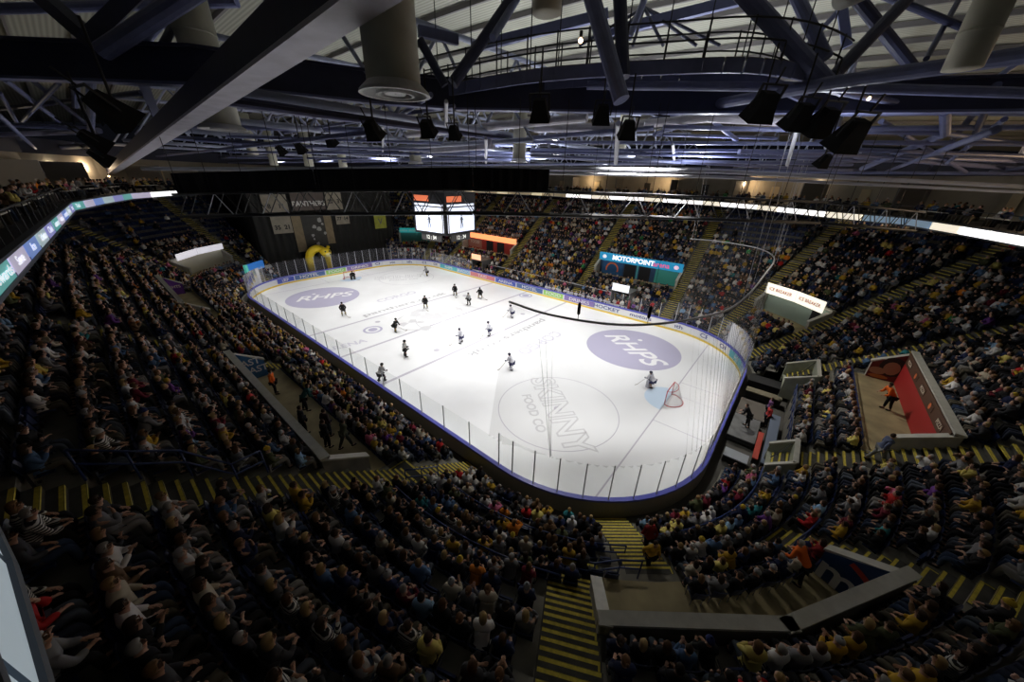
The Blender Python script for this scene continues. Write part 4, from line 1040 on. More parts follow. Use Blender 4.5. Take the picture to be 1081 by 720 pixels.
ROOF = [('ring_beam', 'bar', (0.45, 1.15), 'STEELD', [(6.37, -27.08, 19.1), (12.65, -21.46, 19.1), (14.96, -16.36, 19.1), (16.92, -13.43, 19.1), (24.18, -7.88, 19.1), (32.89, -2.95, 19.1), (36.81, -0.99, 19.1)]), ('roof_tube', 'tube', (0.26,), 'STEEL', [(11.03, -23.59, 19.3), (14.8, -20.97, 21.0)]), ('roof_brace', 'bar', (0.42, 0.42), 'STEELD', [(10.49, -23.63, 19.6), (8.09, -24.58, 21.5)]), ('roof_brace', 'bar', (0.42, 0.42), 'STEELD', [(10.69, -23.81, 19.6), (10.81, -21.6, 21.8)]), ('roof_tube', 'tube', (0.13,), 'STEEL', [(10.47, -22.43, 19.8), (8.54, -20.44, 22.0)]), ('roof_tube', 'tube', (0.13,), 'STEELD', [(11.13, -21.97, 19.8), (8.8, -20.25, 22.0)]), ('roof_tube', 'tube', (0.2,), 'STEEL', [(-0.15, -25.72, 22.0), (8.62, -18.43, 22.5)]), ('roof_tube', 'tube', (0.13,), 'STEEL', [(-8.02, -27.79, 18.0), (-5.57, -23.68, 18.0)]), ('roof_tube', 'tube', (0.17,), 'STEEL', [(-23.87, -28.96, 18.0), (-6.66, -23.23, 18.0)]), ('roof_tube', 'tube', (0.2,), 'STEELD', [(-66.8, -32.25, 17.6), (-17.74, -22.55, 17.6)]), ('roof_tube', 'tube', (0.14,), 'STEEL', [(-225.86, -44.04, 17.2), (-51.88, -21.76, 17.2)]), ('roof_tube', 'tube', (0.12,), 'STEEL', [(1130.17, 55.17, 17.0), (-488.87, 2.83, 17.0)]), ('roof_tube', 'tube', (0.11,), 'STEEL', [(-0.73, -26.05, 19.5), (-5.99, -24.82, 18.3)]), ('roof_tube', 'tube', (0.11,), 'STEELD', [(0.48, -25.24, 19.5), (-5.7, -23.77, 18.3)]), ('roof_tube', 'tube', (0.09,), 'STEEL', [(-4.49, -26.47, 19.3), (-10.57, -26.52, 18.3)]), ('roof_tube', 'tube', (0.09,), 'STEEL', [(2.08, -24.49, 19.3), (-8.45, -26.23, 18.3)]), ('roof_tube', 'tube', (0.15,), 'STEEL', [(6.85, -23.78, 19.0), (-3.86, -23.84, 17.6)]), ('roof_tube', 'tube', (0.13,), 'STEEL', [(6.28, -24.17, 19.0), (1.57, -24.24, 18.5)]), ('roof_tube', 'tube', (0.12,), 'STEELD', [(-10.35, -26.9, 19.0), (5.12, -22.14, 19.0)]), ('roof_brace', 'bar', (0.35, 0.35), 'STEELD', [(8.53, -22.49, 19.0), (-3.7, -20.57, 18.0)]), ('pale_box_beam', 'bar', (0.6, 0.62), 'PALE', [(25.3, -22.17, 18.4), (-37.62, -21.91, 15.34)]), ('low_beam', 'bar', (0.32, 0.3), 'STEELD', [(14.04, -21.33, 18.0), (14.1, -18.5, 18.0), (15.27, -5.09, 18.0)]), ('low_beam', 'bar', (0.3, 0.25), 'STEELD', [(-0.3, -22.03, 17.6), (-1.04, -19.58, 17.6), (1.7, -6.54, 17.6)]), ('roof_tube', 'tube', (0.16,), 'STEEL', [(-0.8, -19.64, 18.3), (8.01, -12.9, 18.3)]), ('roof_tube', 'tube', (0.1,), 'STEEL', [(9.47, -18.87, 19.0), (14.03, -14.5, 18.4)]), ('roof_tube', 'tube', (0.08,), 'STEEL', [(2.23, -15.38, 18.2), (17.29, -13.78, 18.6)]), ('roof_tube', 'tube', (0.1,), 'STEEL', [(17.35, -15.08, 18.8), (5.63, -12.02, 17.8)]), ('roof_tube', 'tube', (0.08,), 'GALV', [(17.77, -14.66, 18.6), (15.57, -12.85, 18.1)]), ('roof_tube', 'tube', (0.07,), 'GALV', [(13.08, -14.79, 18.0), (3.02, -8.78, 17.5)]), ('roof_tube', 'tube', (0.22,), 'STEELD', [(18.03, -14.49, 19.2), (19.01, -11.81, 22.5)]), ('roof_tube', 'tube', (0.14,), 'STEEL', [(19.39, -13.61, 20.6), (18.95, -11.56, 22.5)]), ('roof_tube', 'tube', (0.17,), 'STEELD', [(17.52, -14.46, 19.2), (16.92, -15.12, 20.6)]), ('roof_brace', 'bar', (0.25, 0.35), 'STEEL', [(16.55, -14.81, 21.0), (17.06, -13.32, 21.0)]), ('roof_brace', 'bar', (0.3, 0.4), 'STEEL', [(15.67, -10.96, 21.5), (20.27, -6.58, 23.0)]), ('roof_brace', 'bar', (0.3, 0.4), 'STEEL', [(20.03, -5.93, 22.5), (26.57, -3.08, 23.5)]), ('roof_tube', 'tube', (0.28,), 'STEEL', [(22.44, -11.98, 21.8), (24.26, -12.14, 18.4)]), ('roof_tube', 'tube', (0.24,), 'STEELD', [(23.02, -10.88, 22.0), (23.74, -11.13, 19.3)]), ('roof_tube', 'tube', (0.14,), 'STEEL', [(22.19, -7.83, 21.5), (22.23, -6.92, 23.0)]), ('roof_rod', 'tube', (0.07,), 'STEELD', [(21.36, -4.85, 23.5), (19.97, -8.25, 21.5)]), ('roof_rod', 'tube', (0.07,), 'STEELD', [(21.36, -4.85, 23.5), (20.97, -7.54, 21.5)]), ('roof_rod', 'tube', (0.07,), 'STEELD', [(21.36, -4.85, 23.5), (21.96, -6.84, 21.5)]), ('roof_rod', 'tube', (0.07,), 'STEELD', [(21.36, -4.85, 23.5), (23.08, -6.05, 21.5)]), ('roof_rod', 'tube', (0.07,), 'STEELD', [(21.36, -4.85, 23.5), (24.29, -5.2, 21.5)]), ('roof_rod', 'tube', (0.07,), 'STEELD', [(21.36, -4.85, 23.5), (25.14, -4.6, 21.5)]), ('roof_tube', 'tube', (0.27,), 'STEEL', [(26.43, -9.49, 21.8), (29.71, -7.9, 19.0)]), ('roof_tube', 'tube', (0.2,), 'STEEL', [(27.84, -7.16, 22.0), (29.43, -7.48, 19.8)]), ('roof_tube', 'tube', (0.21,), 'STEELD', [(31.13, -4.9, 22.0), (29.8, -7.36, 19.3)]), ('roof_tube', 'tube', (0.2,), 'STEELD', [(29.34, -5.39, 22.2), (31.93, -2.68, 20.2), (33.85, 0.83, 19.2)]), ('roof_tube', 'tube', (0.13,), 'STEELD', [(29.82, -2.36, 23.0), (33.67, -0.16, 21.5)]), ('roof_tube', 'tube', (0.1,), 'STEELD', [(32.7, 0.76, 23.0), (32.3, -2.13, 20.5)]), ('roof_brace', 'bar', (0.2, 0.3), 'STEEL', [(29.02, -3.68, 22.5), (29.7, -3.59, 21.0)]), ('roof_tube', 'tube', (0.1,), 'STEEL', [(28.37, -4.25, 21.0), (29.25, -2.29, 23.0)]), ('roof_tube', 'tube', (0.2,), 'STEEL', [(25.6, -6.45, 18.9), (29.79, -8.43, 18.9), (34.34, -9.42, 18.9)]), ('roof_tube', 'tube', (0.16,), 'STEEL', [(21.84, -10.43, 19.4), (29.77, -7.23, 19.0), (36.19, -3.6, 18.7)]), ('roof_tube', 'tube', (0.2,), 'STEEL', [(29.26, -2.61, 18.9), (33.7, -0.46, 18.9), (38.01, 2.67, 18.9)]), ('roof_tube', 'tube', (0.12,), 'STEEL', [(29.77, -6.72, 19.0), (33.69, -0.71, 18.8)]), ('roof_tube', 'tube', (0.18,), 'STEEL', [(33.69, -0.71, 18.8), (34.32, 1.73, 18.2)]), ('roof_tube', 'tube', (0.16,), 'STEEL', [(34.32, 1.73, 18.2), (32.31, 10.36, 17.0)]), ('roof_tube', 'tube', (0.1,), 'STEEL', [(34.32, 1.73, 18.2), (23.65, -5.74, 18.3)]), ('roof_tube', 'tube', (0.1,), 'STEEL', [(34.32, 1.73, 18.2), (41.03, 11.2, 17.9)]), ('roof_tube', 'tube', (0.13,), 'STEELD', [(34.43, -2.71, 19.3), (35.46, 2.97, 18.3)]), ('roof_brace', 'bar', (0.2, 0.2), 'STEELD', [(34.47, -1.8, 19.0), (37.57, 27.03, 17.0)]), ('roof_tube', 'tube', (0.14,), 'STEEL', [(31.43, 5.4, 17.5), (46.7, 29.04, 17.3)]), ('roof_tube', 'tube', (0.12,), 'STEEL', [(26.59, -1.91, 17.4), (43.09, 17.58, 17.6)]), ('roof_tube', 'tube', (0.1,), 'STEEL', [(33.96, 0.79, 18.9), (35.24, -0.57, 20.6)]), ('roof_tube', 'tube', (0.11,), 'STEEL', [(29.6, 0.19, 17.9), (38.11, 5.08, 17.9)]), ('roof_tube', 'tube', (0.11,), 'STEEL', [(30.2, -1.4, 18.3), (37.81, 3.96, 18.5)]), ('roof_tube', 'tube', (0.11,), 'STEEL', [(31.24, 1.54, 17.6), (40.02, 10.55, 17.6)]), ('roof_tube', 'tube', (0.11,), 'STEEL', [(31.8, -0.54, 18.6), (38.42, 17.49, 17.0)]), ('roof_tube', 'tube', (0.11,), 'STEEL', [(35.77, 1.12, 18.6), (36.05, 9.66, 17.3)]), ('roof_tube', 'tube', (0.2,), 'PALE', [(21.65, -4.8, 18.6), (25.57, -5.43, 18.6), (29.76, -0.66, 18.6)]), ('roof_tube', 'tube', (0.13,), 'STEEL', [(21.65, -4.8, 18.6), (24.95, -3.96, 19.3)]), ('roof_tube', 'tube', (0.12,), 'PALE', [(25.57, -5.43, 18.6), (26.04, -5.26, 19.1)]), ('roof_tube', 'tube', (0.12,), 'PALE', [(25.57, -5.43, 18.6), (25.1, -5.32, 19.1)]), ('roof_tube', 'tube', (0.1,), 'STEEL', [(25.57, -5.43, 18.6), (26.23, -1.23, 18.0)]), ('roof_tube', 'tube', (0.1,), 'STEEL', [(25.57, -5.43, 18.6), (22.54, -3.86, 18.2)]), ('roof_tube', 'tube', (0.08,), 'STEEL', [(22.54, -3.86, 18.2), (27.81, 0.83, 18.2)]), ('roof_tube', 'tube', (0.2,), 'PALE', [(17.04, -7.52, 18.4), (22.66, -5.72, 18.4)]), ('roof_tube', 'tube', (0.2,), 'PALE', [(9.19, -10.66, 18.2), (20.75, -8.25, 18.6)]), ('roof_tube', 'tube', (0.12,), 'STEEL', [(17.03, -7.91, 17.9), (23.14, -5.62, 18.3)]), ('roof_brace', 'bar', (0.3, 0.5), 'PALE', [(6.76, -7.83, 17.6), (15.1, -9.01, 17.6)]), ('roof_tube', 'tube', (0.08,), 'GALV', [(16.93, -11.46, 17.6), (9.09, -3.33, 16.9)]), ('roof_tube', 'tube', (0.09,), 'GALV', [(28.93, -3.07, 18.2), (28.63, 1.64, 16.9)]), ('roof_tube', 'tube', (0.12,), 'GALV', [(22.63, -8.67, 18.2), (20.62, -4.06, 16.8)]), ('roof_tube', 'tube', (0.08,), 'GALV', [(23.68, -3.91, 17.7), (22.52, 0.84, 17.0)]), ('roof_tube', 'tube', (0.09,), 'STEEL', [(0.72, -18.21, 17.8), (14.86, -5.04, 17.8)]), ('roof_tube', 'tube', (0.09,), 'STEEL', [(16.41, -7.09, 17.8), (31.14, 0.69, 17.8)]), ('roof_tube', 'tube', (0.09,), 'STEEL', [(-1.69, -17.72, 17.5), (13.42, -3.12, 17.5)]), ('roof_tube', 'tube', (0.09,), 'STEEL', [(15.57, -5.96, 17.5), (31.27, 1.35, 17.5)]), ('roof_tube', 'tube', (0.09,), 'STEEL', [(-8.66, -16.15, 17.3), (14.28, -4.24, 17.3)]), ('roof_tube', 'tube', (0.09,), 'STEEL', [(16.47, -7.13, 17.3), (31.46, 4.44, 17.3)]), ('roof_tube', 'tube', (0.09,), 'STEEL', [(-17.01, -14.24, 17.1), (12.12, -1.38, 17.1)]), ('roof_tube', 'tube', (0.09,), 'STEEL', [(15.27, -5.53, 17.1), (31.63, 6.9, 17.1)]), ('roof_tube', 'tube', (0.09,), 'STEEL', [(-42.96, -8.19, 17.0), (15.15, -5.36, 17.0)]), ('roof_tube', 'tube', (0.09,), 'STEEL', [(17.57, -8.55, 17.0), (31.98, 14.42, 17.0)]), ('lighting_pipe', 'tube', (0.1,), 'GALV', [(-0.36, -22.58, 15.83), (10.21, -16.67, 16.01), (19.15, -10.59, 16.3), (26.45, -4.56, 16.37), (38.76, 6.76, 16.05)]), ('lighting_pipe', 'tube', (0.07,), 'GALV', [(10.28, -16.75, 15.78), (19.22, -10.66, 16.1), (26.54, -4.65, 16.11), (38.85, 6.67, 15.78)])]
CATWALK = [(14.36, -13.55, 19.3), (17.44, -12.75, 19.5), (19.91, -11.84, 19.7), (22.03, -10.87, 19.8), (24.62, -9.71, 19.8), (27.04, -8.84, 19.7), (28.55, -7.71, 19.5), (29.63, -6.12, 19.2)]
DUCTS = [((24.09, -21.32, 17.2), 0.5), ((11.05, -20.87, 17.38), 0.8), ((15.77, -7.33, 16.79), 0.5), ((6.21, -8.05, 16.71), 0.52), ((-8.13, -10.03, 16.31), 0.5), ((-8.8, -6.37, 16.16), 0.5), ((-10.76, -12.18, 16.31), 0.45), ((-8.66, -14.31, 17.05), 0.5), ((32.34, -11.48, 18.23), 0.42), ((18.92, 0.11, 17.7), 0.4), ((22.6, -14.62, 20.27), 0.55)]
FLOODS = [((16.66, -24.38, 17.0), 0.85), ((12.31, -24.67, 16.5), 0.7), ((9.3, -24.52, 16.11), 0.65), ((17.96, -18.2, 17.15), 0.62), ((18.46, -16.22, 17.38), 0.6), ((18.84, -15.23, 17.33), 0.5), ((21.89, -13.76, 17.98), 0.75), ((23.1, -11.27, 18.07), 0.7), ((24.06, -10.81, 17.55), 0.68), ((28.16, -9.24, 18.13), 0.95), ((29.23, -8.53, 17.86), 0.85), ((29.9, -8.08, 17.7), 0.92), ((30.76, -8.38, 17.23), 1.0), ((30.35, -6.94, 16.62), 0.5), ((10.01, -16.02, 17.32), 0.6), ((6.48, -16.22, 17.05), 0.6), ((3.15, -16.09, 17.04), 0.6)]
WARM = [(20.84, -18.58, 18.52), (23.94, -14.71, 19.51), (30.99, -5.02, 18.88), (-17.94, -23.07, 15.17), (35.4, 32.43, 15.66), (42.05, 26.29, 15.46), (14.22, 47.02, 16.38), (7.67, 44.52, 16.37)]
TRUSSB = [(6.66, -22.41, 13.74), (12.4, -18.23, 14.06), (18.41, -13.87, 14.3), (24.41, -8.25, 14.28), (30.83, -0.95, 14.07), (35.24, 5.24, 13.61)]
# ---------------------------------------------------------------- roof
LITST = mat('lit_truss_tone', (0.60, 0.58, 0.66), 0.5, noise=.15, scale=2)  # steel paled where strong light strikes it, brightness held in the colour
RM = {'STEEL': STEEL, 'STEELD': STEELD, 'PALE': LITST, 'GALV': GALV}
DK = mat('roof_deck_panels', (0.40, 0.40, 0.32), 0.85)
nt = DK.node_tree; b_ = nt.nodes['Principled BSDF']; tc_ = nt.nodes.new('ShaderNodeTexCoord'); wv = nt.nodes.new('ShaderNodeTexWave'); wv.bands_direction = 'Y'; wv.inputs['Scale'].default_value = 1.1
cr = nt.nodes.new('ShaderNodeValToRGB'); cr.color_ramp.elements[0].color = (.24, .24, .20, 1); cr.color_ramp.elements[1].color = (.37, .37, .30, 1)
bp = nt.nodes.new('ShaderNodeBump'); bp.inputs['Strength'].default_value = .5
nt.links.new(tc_.outputs['Object'], wv.inputs['Vector']); nt.links.new(wv.outputs['Fac'], cr.inputs['Fac']); nt.links.new(cr.outputs['Color'], b_.inputs['Base Color']); nt.links.new(wv.outputs['Fac'], bp.inputs['Height']); nt.links.new(bp.outputs['Normal'], b_.inputs['Normal'])
def deck_z(x, y): return 25.5-((x+2)/60)**2*3-((y)/45)**2*3
dk = MB()
xs = [-60+6*i for i in range(21)]; ys = [-48+6*i for i in range(17)]
for x0, x1 in zip(xs, xs[1:]):
    for y0, y1 in zip(ys, ys[1:]):
        dk.quad((x0, y0, deck_z(x0, y0)), (x0, y1, deck_z(x0, y1)), (x1, y1, deck_z(x1, y1)), (x1, y0, deck_z(x1, y0)))
tag(dk.build('ceiling_deck', DK), kind='structure')
pu = MB()
for y in range(-40, 44, 3):
    for x0, x1 in zip(xs, xs[1:]): pu.bar((x0, y, deck_z(x0, y)-.2), (x1, y, deck_z(x1, y)-.2), .16, .26)
tag(pu.build('ceiling_purlins', mat('purlin_paint', (.16, .15, .15), .7)), kind='structure')
TRLIT = mat('lit_blue_truss_tone', (0.32, 0.35, 0.48), 0.45, noise=.1, scale=2)  # far trusses coloured lighter to stand in for the light on them
def lattice_truss(a, b, zb, zt, n, label, r=.13, m=TRLIT):
    a = Vector(a).to_3d(); b = Vector(b).to_3d()
    root = empty('roof_truss', label, 'roof truss', (a.x, a.y, zb))
    pt = lambda t, z: a.lerp(b, t)+Vector((0, 0, z))-root.location
    e = MB(); e.tube([pt(i/8, zb) for i in range(9)], r*1.15, 8); e.build('bottom_chord', m, root, True)
    e = MB(); e.tube([pt(i/8, zt+.6*math.sin(PI*i/8)) for i in range(9)], r*1.1, 8); e.build('top_chord', m, root, True)
    for i in range(n):
        t0, t1, t2 = i/n, (i+.5)/n, (i+1)/n
        e = MB(); e.tube([pt(t0, zb), pt(t1, zt+.5*math.sin(PI*t1))], r*.62, 6); e.tube([pt(t1, zt+.5*math.sin(PI*t1)), pt(t2, zb)], r*.62, 6)
        e.build('web_brace', m, root, True)
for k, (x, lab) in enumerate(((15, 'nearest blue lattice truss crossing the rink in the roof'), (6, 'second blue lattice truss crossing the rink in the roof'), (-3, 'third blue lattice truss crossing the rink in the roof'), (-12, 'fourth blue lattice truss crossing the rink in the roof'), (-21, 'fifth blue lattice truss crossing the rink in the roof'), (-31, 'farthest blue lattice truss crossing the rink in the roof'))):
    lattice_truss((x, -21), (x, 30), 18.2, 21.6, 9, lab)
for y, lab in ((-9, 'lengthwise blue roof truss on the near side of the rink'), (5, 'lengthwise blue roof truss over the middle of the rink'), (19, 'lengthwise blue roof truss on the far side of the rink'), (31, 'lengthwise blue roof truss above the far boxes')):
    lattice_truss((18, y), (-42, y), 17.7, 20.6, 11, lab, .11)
for y, lab in ((-31, 'dark lengthwise truss over the near side boxes'),):
    lattice_truss((22, y), (-42, y), 17.6, 20.4, 10, lab, .11, STEELD)
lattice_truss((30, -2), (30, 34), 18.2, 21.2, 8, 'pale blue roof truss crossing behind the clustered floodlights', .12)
lattice_truss((36, -14), (46, 10), 17.6, 20.0, 7, 'blue roof truss over the end stand upper rows', .12, STEEL)
for x_, w_ in ((34, 'inner'), (40, 'middle'), (45, 'outer')):
    e = MB(); e.tube([(x_, -8, 17.4), (x_+1, 34, 17.2)], .12, 8); tag(e.build('service_pipe', STEEL, smooth=True), 'blue service pipe over the end stand, the %s one of three' % w_, 'pipe')
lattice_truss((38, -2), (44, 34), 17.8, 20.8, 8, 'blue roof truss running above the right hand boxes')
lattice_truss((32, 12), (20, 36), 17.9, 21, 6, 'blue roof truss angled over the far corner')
for y in (-26.5, -17, -3, 11, 25, 34):
    e = MB(); e.tube([(34 if y > 0 else 16, y, 17.3+.1*(y % 3)), (-44, y, 17.3)], .1, 8)
    tag(e.build('service_pipe', STEEL, smooth=True), 'thin blue service pipe hung lengthwise under the roof trusses, %s' % {-26.5: 'over the near boxes', -17: 'over the near seats', -3: 'over the rink middle', 11: 'over the far faceoff dots', 25: 'over the far seats', 34: 'over the far boxes'}[y], 'pipe')
rl = {}
ordw = ['first', 'second', 'third', 'fourth', 'fifth', 'sixth', 'seventh', 'eighth', 'ninth', 'tenth', '11th', '12th', '13th', '14th', '15th', '16th', '17th', '18th', '19th', '20th']
def zone(pts):
    c = sum((Vector(q) for q in pts), Vector())/len(pts); q = to_px(c)
    if q is None: return 'over the camera corner'
    x, y, _ = q
    h = 'over the near side stand' if x < 200 else 'left of the round duct mouth' if x < 430 else 'by the catwalk start' if x < 560 else 'over the catwalk middle' if x < 720 else 'at the catwalk end' if x < 860 else 'over the end stand'
    return h+(' high up' if y < 60 else ' at beam level' if y < 115 else ' low down')
for name, kind, sz, m, pts in ROOF:
    e = MB()
    if kind == 'tube': e.tube(pts, sz[0], 12)
    else:
        for a, b in zip(pts, pts[1:]):
            d = (Vector(b)-Vector(a)).normalized()*.05
            if name == 'pale_box_beam':  # ice-lit underside and shaded web put into two colours
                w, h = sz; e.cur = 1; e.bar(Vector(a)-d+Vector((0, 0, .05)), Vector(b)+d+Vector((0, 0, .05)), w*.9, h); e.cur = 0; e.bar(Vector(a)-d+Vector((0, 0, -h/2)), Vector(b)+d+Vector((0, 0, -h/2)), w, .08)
            elif name in ('ring_beam', 'low_beam'):      # I-section: web and two flanges; lit underside put into the lower flange colour
                w, h = sz
                for dz, ww, hh, ci in ((0, w*.35, h, 0), (h/2-.04, w, .09, 0), (-h/2+.04, w, .09, 1)):
                    e.cur = ci
                    e.bar(Vector(a)-d+Vector((0, 0, dz)), Vector(b)+d+Vector((0, 0, dz)), ww, hh)
            else: e.bar(Vector(a)-d, Vector(b)+d, *sz)
    zn = zone(pts); key = (name, zn); rl[key] = rl.get(key, 0)+1
    colr = {'STEEL': 'blue-grey', 'STEELD': 'dark navy', 'PALE': 'pale lilac', 'GALV': 'silver'}[m]
    kindw = {'roof_tube': 'steel roof tube', 'roof_brace': 'square roof brace', 'roof_rod': 'thin tie rod', 'ring_beam': 'deep ring beam crossing the whole roof', 'pale_box_beam': 'box beam with bright underside crossing overhead', 'low_beam': 'low beam pointing to the far side', 'lighting_pipe': 'lighting pipe above the black truss'}[name]
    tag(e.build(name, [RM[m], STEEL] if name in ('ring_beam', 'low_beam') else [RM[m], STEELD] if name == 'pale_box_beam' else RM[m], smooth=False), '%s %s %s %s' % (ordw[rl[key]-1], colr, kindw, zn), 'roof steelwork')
# catwalk
cw = empty('catwalk', 'curved hanging catwalk with railing and pale deck under the roof', 'catwalk', CATWALK[0])
def rel(p, o=cw): return Vector(p)-o.location
sl = MB(); 
def smooth_path(pts, n=4):
    out = []
    P_ = [Vector(q) for q in pts]
    for i in range(len(P_)-1):
        p0 = P_[max(i-1, 0)]; p1 = P_[i]; p2 = P_[i+1]; p3 = P_[min(i+2, len(P_)-1)]
        for k in range(n):
            t = k/n
            out.append(.5*((2*p1)+(-p0+p2)*t+(2*p0-5*p1+4*p2-p3)*t*t+(-p0+3*p1-3*p2+p3)*t**3))
    out.append(P_[-1]); return out
cp = smooth_path(CATWALK)
for a, b in zip(cp, cp[1:]): sl.bar(rel(a), rel(b), 1.3, .12)
sl.build('deck', mat('catwalk_deck', (.30, .29, .25), .8, noise=.2, scale=3), cw)
for s in (-1, 1):
    e = MB()
    for a, b in zip(cp, cp[1:]):
        d = (b-a).normalized(); n = Vector((-d.y, d.x, 0))*.68*s
        e.bar(rel(a+n-Vector((0, 0, .2))), rel(b+n-Vector((0, 0, .2))), .14, .42)
    e.build('edge_beam', STEEL, cw)
for s, nm in ((-1, 'outer'), (1, 'inner')):
    for hz in (.55, 1.1):
        e = MB()
        e.tube([rel(a+Vector((-(b-a).normalized().y, (b-a).normalized().x, 0))*.66*s+Vector((0, 0, hz))) for a, b in zip(cp, cp[1:])], .03, 6); e.build('handrail', DARK, cw)
    for i in range(0, len(cp)-1, 2):
        a, b = cp[i], cp[i+1]; n = Vector((-(b-a).normalized().y, (b-a).normalized().x, 0))*.66*s
        e = MB(); e.tube([rel(a+n), rel(a+n+Vector((0, 0, 1.15)))], .03, 6); e.build('rail_post', DARK, cw)
        if s == 1:
            e = MB(); e.tube([rel(a-n*.2+Vector((0, 0, 0))), rel(a-n*.2+Vector((0, 0, 4.2)))], .022, 5); e.build('hanger_rod', DARK, cw)
# ducts
def duct(c, r, top, label, disc=True, el=None):
    root = empty('air_duct', label, 'air duct', c)
    e = MB(); e.tube([(0, 0, .12), (0, 0, top*.5), (0, 0, top)], r, 28); e.build('duct_pipe', DUCT, root, True)
    if disc:
        for r0, r1, z0, z1, nm in ((r*1.34, r*.98, -.05, .14, 'outlet_ring'), (r*.72, r*.60, -.06, .02, 'outlet_ring'), (r*.40, r*.05, -.04, .0, 'outlet_cone')):
            e = MB(); N = 28
            prof = [(r0, z0), (r0*.97, z0+.05), (r1, z1), (r1*.96, z1-.03), (r0*.9, z0)]
            for (ra, za), (rb, zb) in zip(prof, prof[1:]+prof[:1]):
                for k in range(N):
                    t0, t1 = 2*PI*k/N, 2*PI*(k+1)/N
                    e.quad((ra*math.cos(t0), ra*math.sin(t0), za), (ra*math.cos(t1), ra*math.sin(t1), za), (rb*math.cos(t1), rb*math.sin(t1), zb), (rb*math.cos(t0), rb*math.sin(t0), zb))
            e.build(nm, mat('outlet_paint', (.55, .55, .55), .5), root, True)
    for z in (top*.33, top*.66):
        e = MB(); e.tube([(0, 0, z-.03), (0, 0, z+.03)], r*1.02, 28); e.build('duct_seam', DUCT, root, True)
    if el:
        e = MB(); e.tube([(0, 0, top-.4), (0, 0, top), tuple(Vector(el[0]).normalized()*.5+Vector((0, 0, top+.35))), tuple(Vector(el[0])+Vector((0, 0, top+.4)))], r*1.02, 24); e.build('duct_elbow', DUCT, root, True)
DL = ['large cream air duct with round outlet right above the near seats', 'cream air duct with outlet disc beside the pale box beam', 'bright cream duct stub above the middle of the black truss', 'bright cream duct stub left of the middle one', 'small cream duct stub over the banners', 'small cream duct stub beside the previous over the banners', 'faint cream duct stub furthest along the far end', 'cream duct stub behind the near side black floodlights', 'thick cream duct hanging over the end stand', 'thin cream duct column behind the cone shaped floodlight', 'shaded square-looking duct behind the catwalk railing']
for k, ((c, r), lab) in enumerate(zip(DUCTS, DL)):
    duct(c, r*(.95 if k < 1 else .8), {0: 5.2, 1: 4.6, 8: 2.4, 10: 3}.get(k, 3.2), lab, k < 4, {0: ((-5, 2.5, .3),), 1: ((4.5, -1.2, 0),), 8: ((-3, 4, .4),)}.get(k))
for pts, r, lab in (((DUCTS[0][0], (-1, -1, 4.6), (-9, 4, 5)), .5, 'big horizontal cream duct running behind the pale box beam'),):
    c = Vector(pts[0]); e = MB(); e.tube([c+Vector(q) for q in ((1.5, -.6, 4.0), (-1.2, 1.0, 4.0), (-8, 5.5, 4.2), (-14, 9.5, 4.2))], .62, 24)
    tag(e.build('main_air_duct', DUCT, smooth=True), lab, 'air duct')
# floodlights
def flood_proto():
    h = MB()
    A = [(-.42, -.30, 0), (.42, -.30, 0), (.42, .30, 0), (-.42, .30, 0)]; B = [(-.26, -.18, .62), (.26, -.18, .62), (.26, .18, .62), (-.26, .18, .62)]
    Cc = [(-.5, -.38, -.28), (.5, -.38, -.28), (.5, .38, -.28), (-.5, .38, -.28)]
    h.poly(B)
    for k in range(4): h.quad(A[k], A[(k+1) % 4], B[(k+1) % 4], B[k]); h.quad(Cc[k], Cc[(k+1) % 4], A[(k+1) % 4], A[k])
    y = MB(); y.bar((-.46, 0, .1), (-.46, 0, .85), .05, .08, (1, 0, 0)); y.bar((.46, 0, .1), (.46, 0, .85), .05, .08, (1, 0, 0)); y.bar((-.48, 0, .85), (.48, 0, .85), .08, .05); y.tube([(0, 0, .85), (0, 0, 1.35)], .035, 8)
    l = MB(); l.quad((-.40, -.28, .02), (.40, -.28, .02), (.40, .28, .02), (-.40, .28, .02))
    return h.mesh('housing', BLACK), y.mesh('yoke', DARK), l.mesh('lens', mat('lamp_glass', (.25, .25, .22), .15))
fh, fy, fl_ = flood_proto()
FLAB = ['largest black floodlight, hanging by the near side ring beam', 'black floodlight just below the largest one', 'lowest black floodlight by the box partition light', 'diamond shaped black floodlight left of the cone outlet', 'black floodlight under the low beam middle', 'pale sided black floodlight next to the low beam', 'square black floodlight by the right end of the low beam', 'square black floodlight under the ring beam middle', 'cone shaped black floodlight with pale flanks', 'first of four clustered black floodlights by the light tube', 'second of the four clustered black floodlights', 'third of the four clustered black floodlights', 'lowest of the four clustered black floodlights', 'small black floodlight under the cluster', 'small black floodlight between two far duct stubs', 'small black floodlight left of the far duct stubs', 'farthest small black floodlight over the far end']
def add_flood(c, s, tx, ty, lab, group=None):
    d = Vector((tx, ty, 0))-Vector(c)
    o = inst('floodlight', fh, None, c); o.scale = (s, s, s)
    q = d.to_track_quat('-Z', 'Y'); o.rotation_euler = q.to_euler(); tag(o, lab, 'floodlight', group)
    inst('yoke', fy, o); inst('lens', fl_, o)
    e = MB(); L_ = 1.15 if group else 1.9; e.tube([(0, 0, .3*s), (0, 0, L_)], .03, 8); k_ = e.build('drop_rod', DARK, o)
    k_.matrix_local = Matrix.Diagonal((1/s, 1/s, 1/s, 1)) @ q.to_matrix().to_4x4().inverted()
for (c, s), lab in zip(FLOODS, FLAB):
    tx, ty = c[0]*.75, c[1]*.3
    add_flood(c, s, tx, ty, lab)
for k, (sx, sy) in enumerate(SPOTS):
    add_flood((sx, sy, 18.75), .8, sx*.86, sy*.75, 'black rink floodlight in the %s row, %s from the curtain end' % ('near' if sy < 0 else 'far', ordw[k//2]), 'rink floodlights in two rows')
